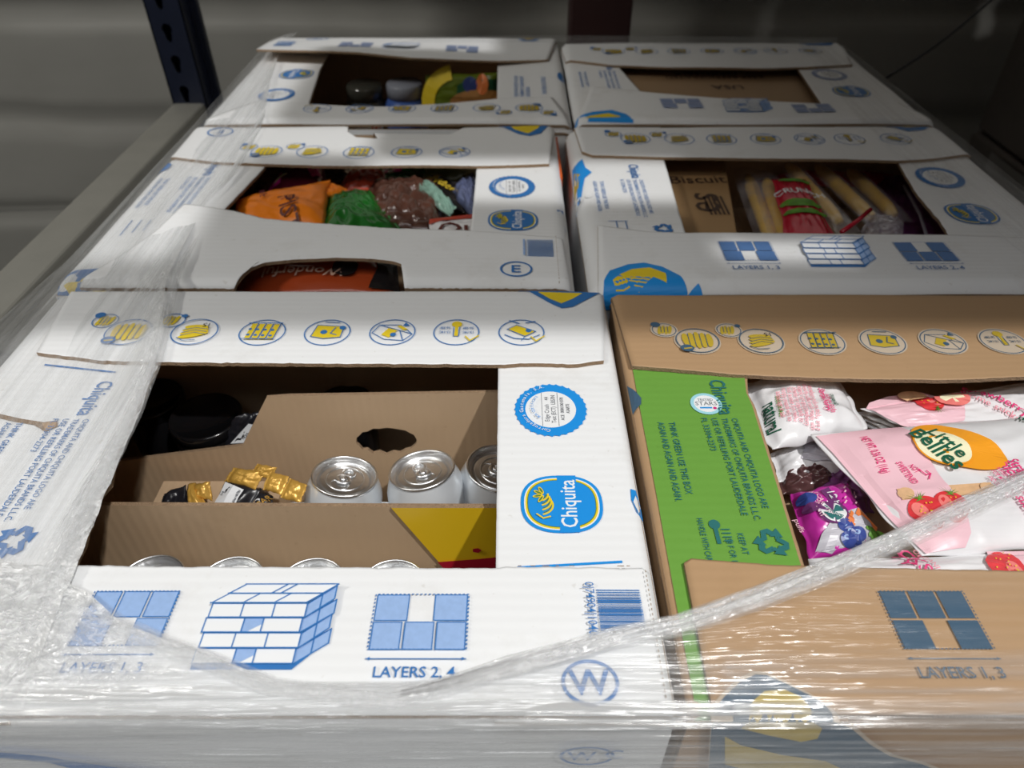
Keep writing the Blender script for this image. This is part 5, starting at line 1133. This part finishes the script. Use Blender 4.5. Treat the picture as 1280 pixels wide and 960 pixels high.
def resample(pl_, n):
    pl_ = [Vector(p) for p in pl_]; d = [0]
    for a, b in zip(pl_, pl_[1:]): d.append(d[-1]+(b-a).length)
    out = []; k = 0
    for i in range(n+1):
        t = d[-1]*i/n
        while k < len(d)-2 and d[k+1] < t: k += 1
        out.append(pl_[k].lerp(pl_[k+1], (t-d[k])/max(1e-9, d[k+1]-d[k])))
    return out
def sheet(name, rows, steps, nu, dens, crum, amp=.0012, along='u', label=None, seed=0, uvf=None, freq=(3, 40)):
    R_ = [resample(r, nu) for r in rows]; lines = []
    for a, b, st in zip(R_, R_[1:], steps):
        for k in range(st): lines.append([p.lerp(q, k/st) for p, q in zip(a, b)])
    lines.append(R_[-1]); nv = len(lines)-1; v = []; dn = []; cm = []; uv = []
    for j, ln in enumerate(lines):
        for i, p in enumerate(ln):
            t = i/nu; w = j/nv; c_ = crum(p, t, w); u_ = i*((ln[-1]-ln[0]).length)/nu
            vv = j*.001 if j == 0 else 0
            s1 = noise.noise(Vector((p.x*(freq[0] if along == 'x' else freq[1]), p.y*(freq[1] if along == 'x' else freq[0]), p.z*40+seed))); s2 = noise.noise(Vector((p.x*55, p.y*55, p.z*55+seed)))
            z = amp*((1-c_)*abs(s1)+c_*abs(s2)*1.8)
            v.append(p+Vector((0, 0, z)) if abs(p.z) < .03 else p+Vector((z if along == 'y' else 0, -z if along == 'x' else 0, 0)))
            dn.append(max(0, dens(p, t, w))); cm.append(c_)
            uv.append((p.x, p.y-p.z) if along == 'x' else (p.y, p.x+p.z*(1 if p.x < 0 else -1)))
    f = [(j*(nu+1)+i, j*(nu+1)+i+1, (j+1)*(nu+1)+i+1, (j+1)*(nu+1)+i) for j in range(nv) for i in range(nu)]
    o = link(name, v, f, FILM, fw, label=label); me = o.data
    for nm, arr in (('dens', dn), ('crum', cm)): a = me.attributes.new(nm, 'FLOAT', 'POINT'); a.data.foreach_set('value', arr)
    ul = me.uv_layers.new(name='UVMap')
    for lp in me.loops: ul.data[lp.index].uv = uv[lp.vertex_index]
    return o
sstep = lambda a, b, x: (lambda t: t*t*(3-2*t))(min(1, max(0, (x-a)/(b-a))))
TZ = .0045
# left side and the strip lying on the left short panels
inner = [W(px, py, TZ) for px, py in ((372, 40), (350, 62), (338, 100), (330, 150), (302, 205), (262, 245), (218, 330), (207, 352), (205, 400), (196, 450), (176, 515), (150, 575), (124, 640), (98, 705), (70, 770), (40, 850), (30, 900))]
outer = [(-.436, 1.24, -.004), (-.436, .8, -.004), (-.437, .45, -.004), (-.452, .33, -.006), (-.455, .2, -.008), (-.44, .0, -.008)]
side = [(-.440, 1.24, -.24), (-.440, .6, -.24), (-.445, 0, -.24)]
def dl(p, t, w):
    e = sstep(.80, 1.0, w); far = sstep(.9, .2, p.y)
    base = .36+.30*e
    base += .35*sstep(.12, .0, p.y)*sstep(-.45, -.3, p.x+.1)
    if w < .3: base = .20
    base *= 1-.25*sstep(.40, .30, p.y)*(1-e)
    return base*sstep(-.012, .05, p.y)
def cl(p, t, w): return max(sstep(.90, .99, w)*sstep(.6, .3, p.y), sstep(.12, .03, p.y))
sheet('left_film', [side, outer, inner], [10, 70], 240, dl, cl, amp=.0022, along='y', seed=1)
# front: over the front flaps and down the front walls
up = [W(px, py, TZ) for px, py in ((-60, 690), (0, 700), (60, 716), (112, 742), (150, 778), (201, 798), (250, 812), (302, 836), (340, 849), (420, 858), (487, 862), (564, 845), (635, 825), (709, 807), (850, 780))]
up2 = [W(px, py, TZ+.003+.006*(px-850)/440) for px, py in ((850, 780), (950, 748), (1050, 708), (1150, 664), (1290, 600), (1400, 545))]
up = [(-.44, up[0].y+.02, TZ)]+[tuple(p) for p in up]+[tuple(p) for p in up2[1:]]+[(.597, .19, TZ)]
fe = [(-.455, -.006, TZ-.002), (0, -.006, TZ), (.60, -.006, TZ-.002)]
mid_ = [(-.45, .012, TZ), (0, .014, TZ), (.60, .014, TZ)]
fb = [(-.45, -.012, -.24), (0, -.012, -.24), (.60, -.012, -.24)]
def df(p, t, w):
    left = sstep(-.10, -.33, p.x); right = sstep(.08, .14, p.x)
    if w > .70:
        return .46-.12*right
    d = .20+.40*left-.10*right
    edge = sstep(.035, .004, p.y); d += edge*(.30-.12*right)
    d += .30*sstep(.12, .0, w)*(1-.6*right)
    if right > .5: d += .22*sstep(.2, .1, p.x)*sstep(.045, .01, p.y)
    if right > .3 and p.y > .03: d *= .45
    return d
def cf(p, t, w):
    if w > .72: return .05
    return max(sstep(-.12, -.26, p.x)*sstep(.0, .03, p.y), sstep(.10, .0, w)*sstep(.25, .1, p.x)*.8)
sheet('front_film', [up, mid_, fe, fb], [46, 10, 22], 320, df, cf, amp=.0022, along='x', seed=5)
# right side and far edge, thin
ri = [(.50, 1.2, TZ), (.47, .8, TZ), (.49, .5, TZ), (.52, .3, TZ), (.56, .19, TZ)]
ro = [(.588, 1.2, -.002), (.588, .8, -.002), (.590, .6, -.002), (.597, .4, -.002), (.598, .0, -.002)]
rs = [(.600, 1.2, -.24), (.602, .0, -.24)]
sheet('right_film', [ri, ro, rs], [14, 8], 120, lambda p, t, w: .10+.05*w, lambda p, t, w: 0, amp=.001, along='y', seed=9)
sheet('rear_film', [[(-.40, 1.17, .006), (.08, 1.18, .006), (.50, 1.14, .006)], [(-.436, 1.243, -.003), (.08, 1.244, .0), (.596, 1.243, -.003)], [(-.44, 1.246, -.24), (.60, 1.246, -.24)]], [10, 6], 120, lambda p, t, w: .16, lambda p, t, w: .2, amp=.001, along='x', seed=12)
# gathered ropes: pleated ribbons of film lying over one another
def rope(name, pts, r0, r1, layers, seed, label, dens=.5, crum=.55, lift=.6, tag_stuff=False):
    n = 220; C_ = resample(pts, n); V = []; F = []; UV = []; DN = []; CM = []; m = 22
    for s_ in range(layers):
        o = len(V); off = (s_-(layers-1)/2)*.35
        for i, p in enumerate(C_):
            t = i/n; d = (C_[min(i+1, n)]-C_[max(i-1, 0)]).normalized(); sd = d.cross(Vector((0, 0, 1))).normalized(); R0 = (r0+(r1-r0)*t)*(1+.25*noise.noise(Vector((t*5, s_, seed+.3))))*min(1, .35+6*t, .35+6*(1-t))
            for k in range(m+1):
                u = 2*k/m-1; w = R0*(u*.85+off+.25*noise.noise(Vector((t*4, u*1.5, s_+seed)))); ridge = abs(noise.noise(Vector((t*2.0+s_*3, u*5.5, seed))))*1.5+.35*noise.noise(Vector((t*40, u*4, seed+s_)))
                h = R0*lift*(max(0, 1-u*u)**.5*.7+ridge*.5)*(1+.25*s_); V.append(p+sd*w+Vector((0, 0, h+.0004*s_))); UV.append((t*.5+s_*.13, u*R0*1.6+s_*.05)); DN.append(dens*(.55+.45*(1-u*u))*min(1, 7*t, 7*(1-t))); CM.append(crum)
        for i in range(n):
            for k in range(m): a = o+i*(m+1)+k; F.append((a, a+1, a+m+2, a+m+1))
    o = link(name, V, F, FILM, fw, label=label); me = o.data; o['kind'] = 'stuff'
    for nm, arr in (('dens', DN), ('crum', CM)): a = me.attributes.new(nm, 'FLOAT', 'POINT'); a.data.foreach_set('value', arr)
    ul = me.uv_layers.new(name='UVMap')
    for lp in me.loops: ul.data[lp.index].uv = UV[lp.vertex_index]
    return o
rope('film_rope', [W(*q) for q in ((500, 868, TZ), (570, 852, TZ), (635, 835, TZ), (700, 818, TZ), (770, 797, TZ), (850, 782, TZ+.002), (950, 748, TZ+.004), (1050, 708, TZ+.006), (1150, 664, TZ+.008), (1290, 600, TZ+.010), (1420, 538, TZ+.010))], .0050, .0070, 3, 2, 'gathered film rope stretched across the brown carton', dens=.50, crum=.5)
rope('film_rope', [W(*q) for q in ((250, 290, TZ), (222, 345, TZ), (207, 400, TZ), (193, 450, TZ), (166, 520, TZ), (132, 585, TZ), (102, 640, TZ), (66, 710, TZ), (40, 775, TZ))], .0030, .0100, 2, 3, 'gathered film edge along the left of the front opening', dens=.36, crum=.6)
rope('film_rope', [W(*q) for q in ((120, 750, TZ), (150, 785, TZ), (200, 806, TZ), (250, 824, TZ), (340, 860, TZ), (420, 869, TZ), (487, 873, TZ), (564, 857, TZ), (635, 837, TZ), (709, 818, TZ), (780, 803, TZ))], .0060, .0055, 2, 4, 'loose gathered film edge across the front white flap', dens=.30, crum=1, lift=.35)

SCR.build('marker_scribble', fw, lambda x, y, h: (x, -.0165-h, FL.zf(x, 0)+y), label='black pen stroke on the front face')
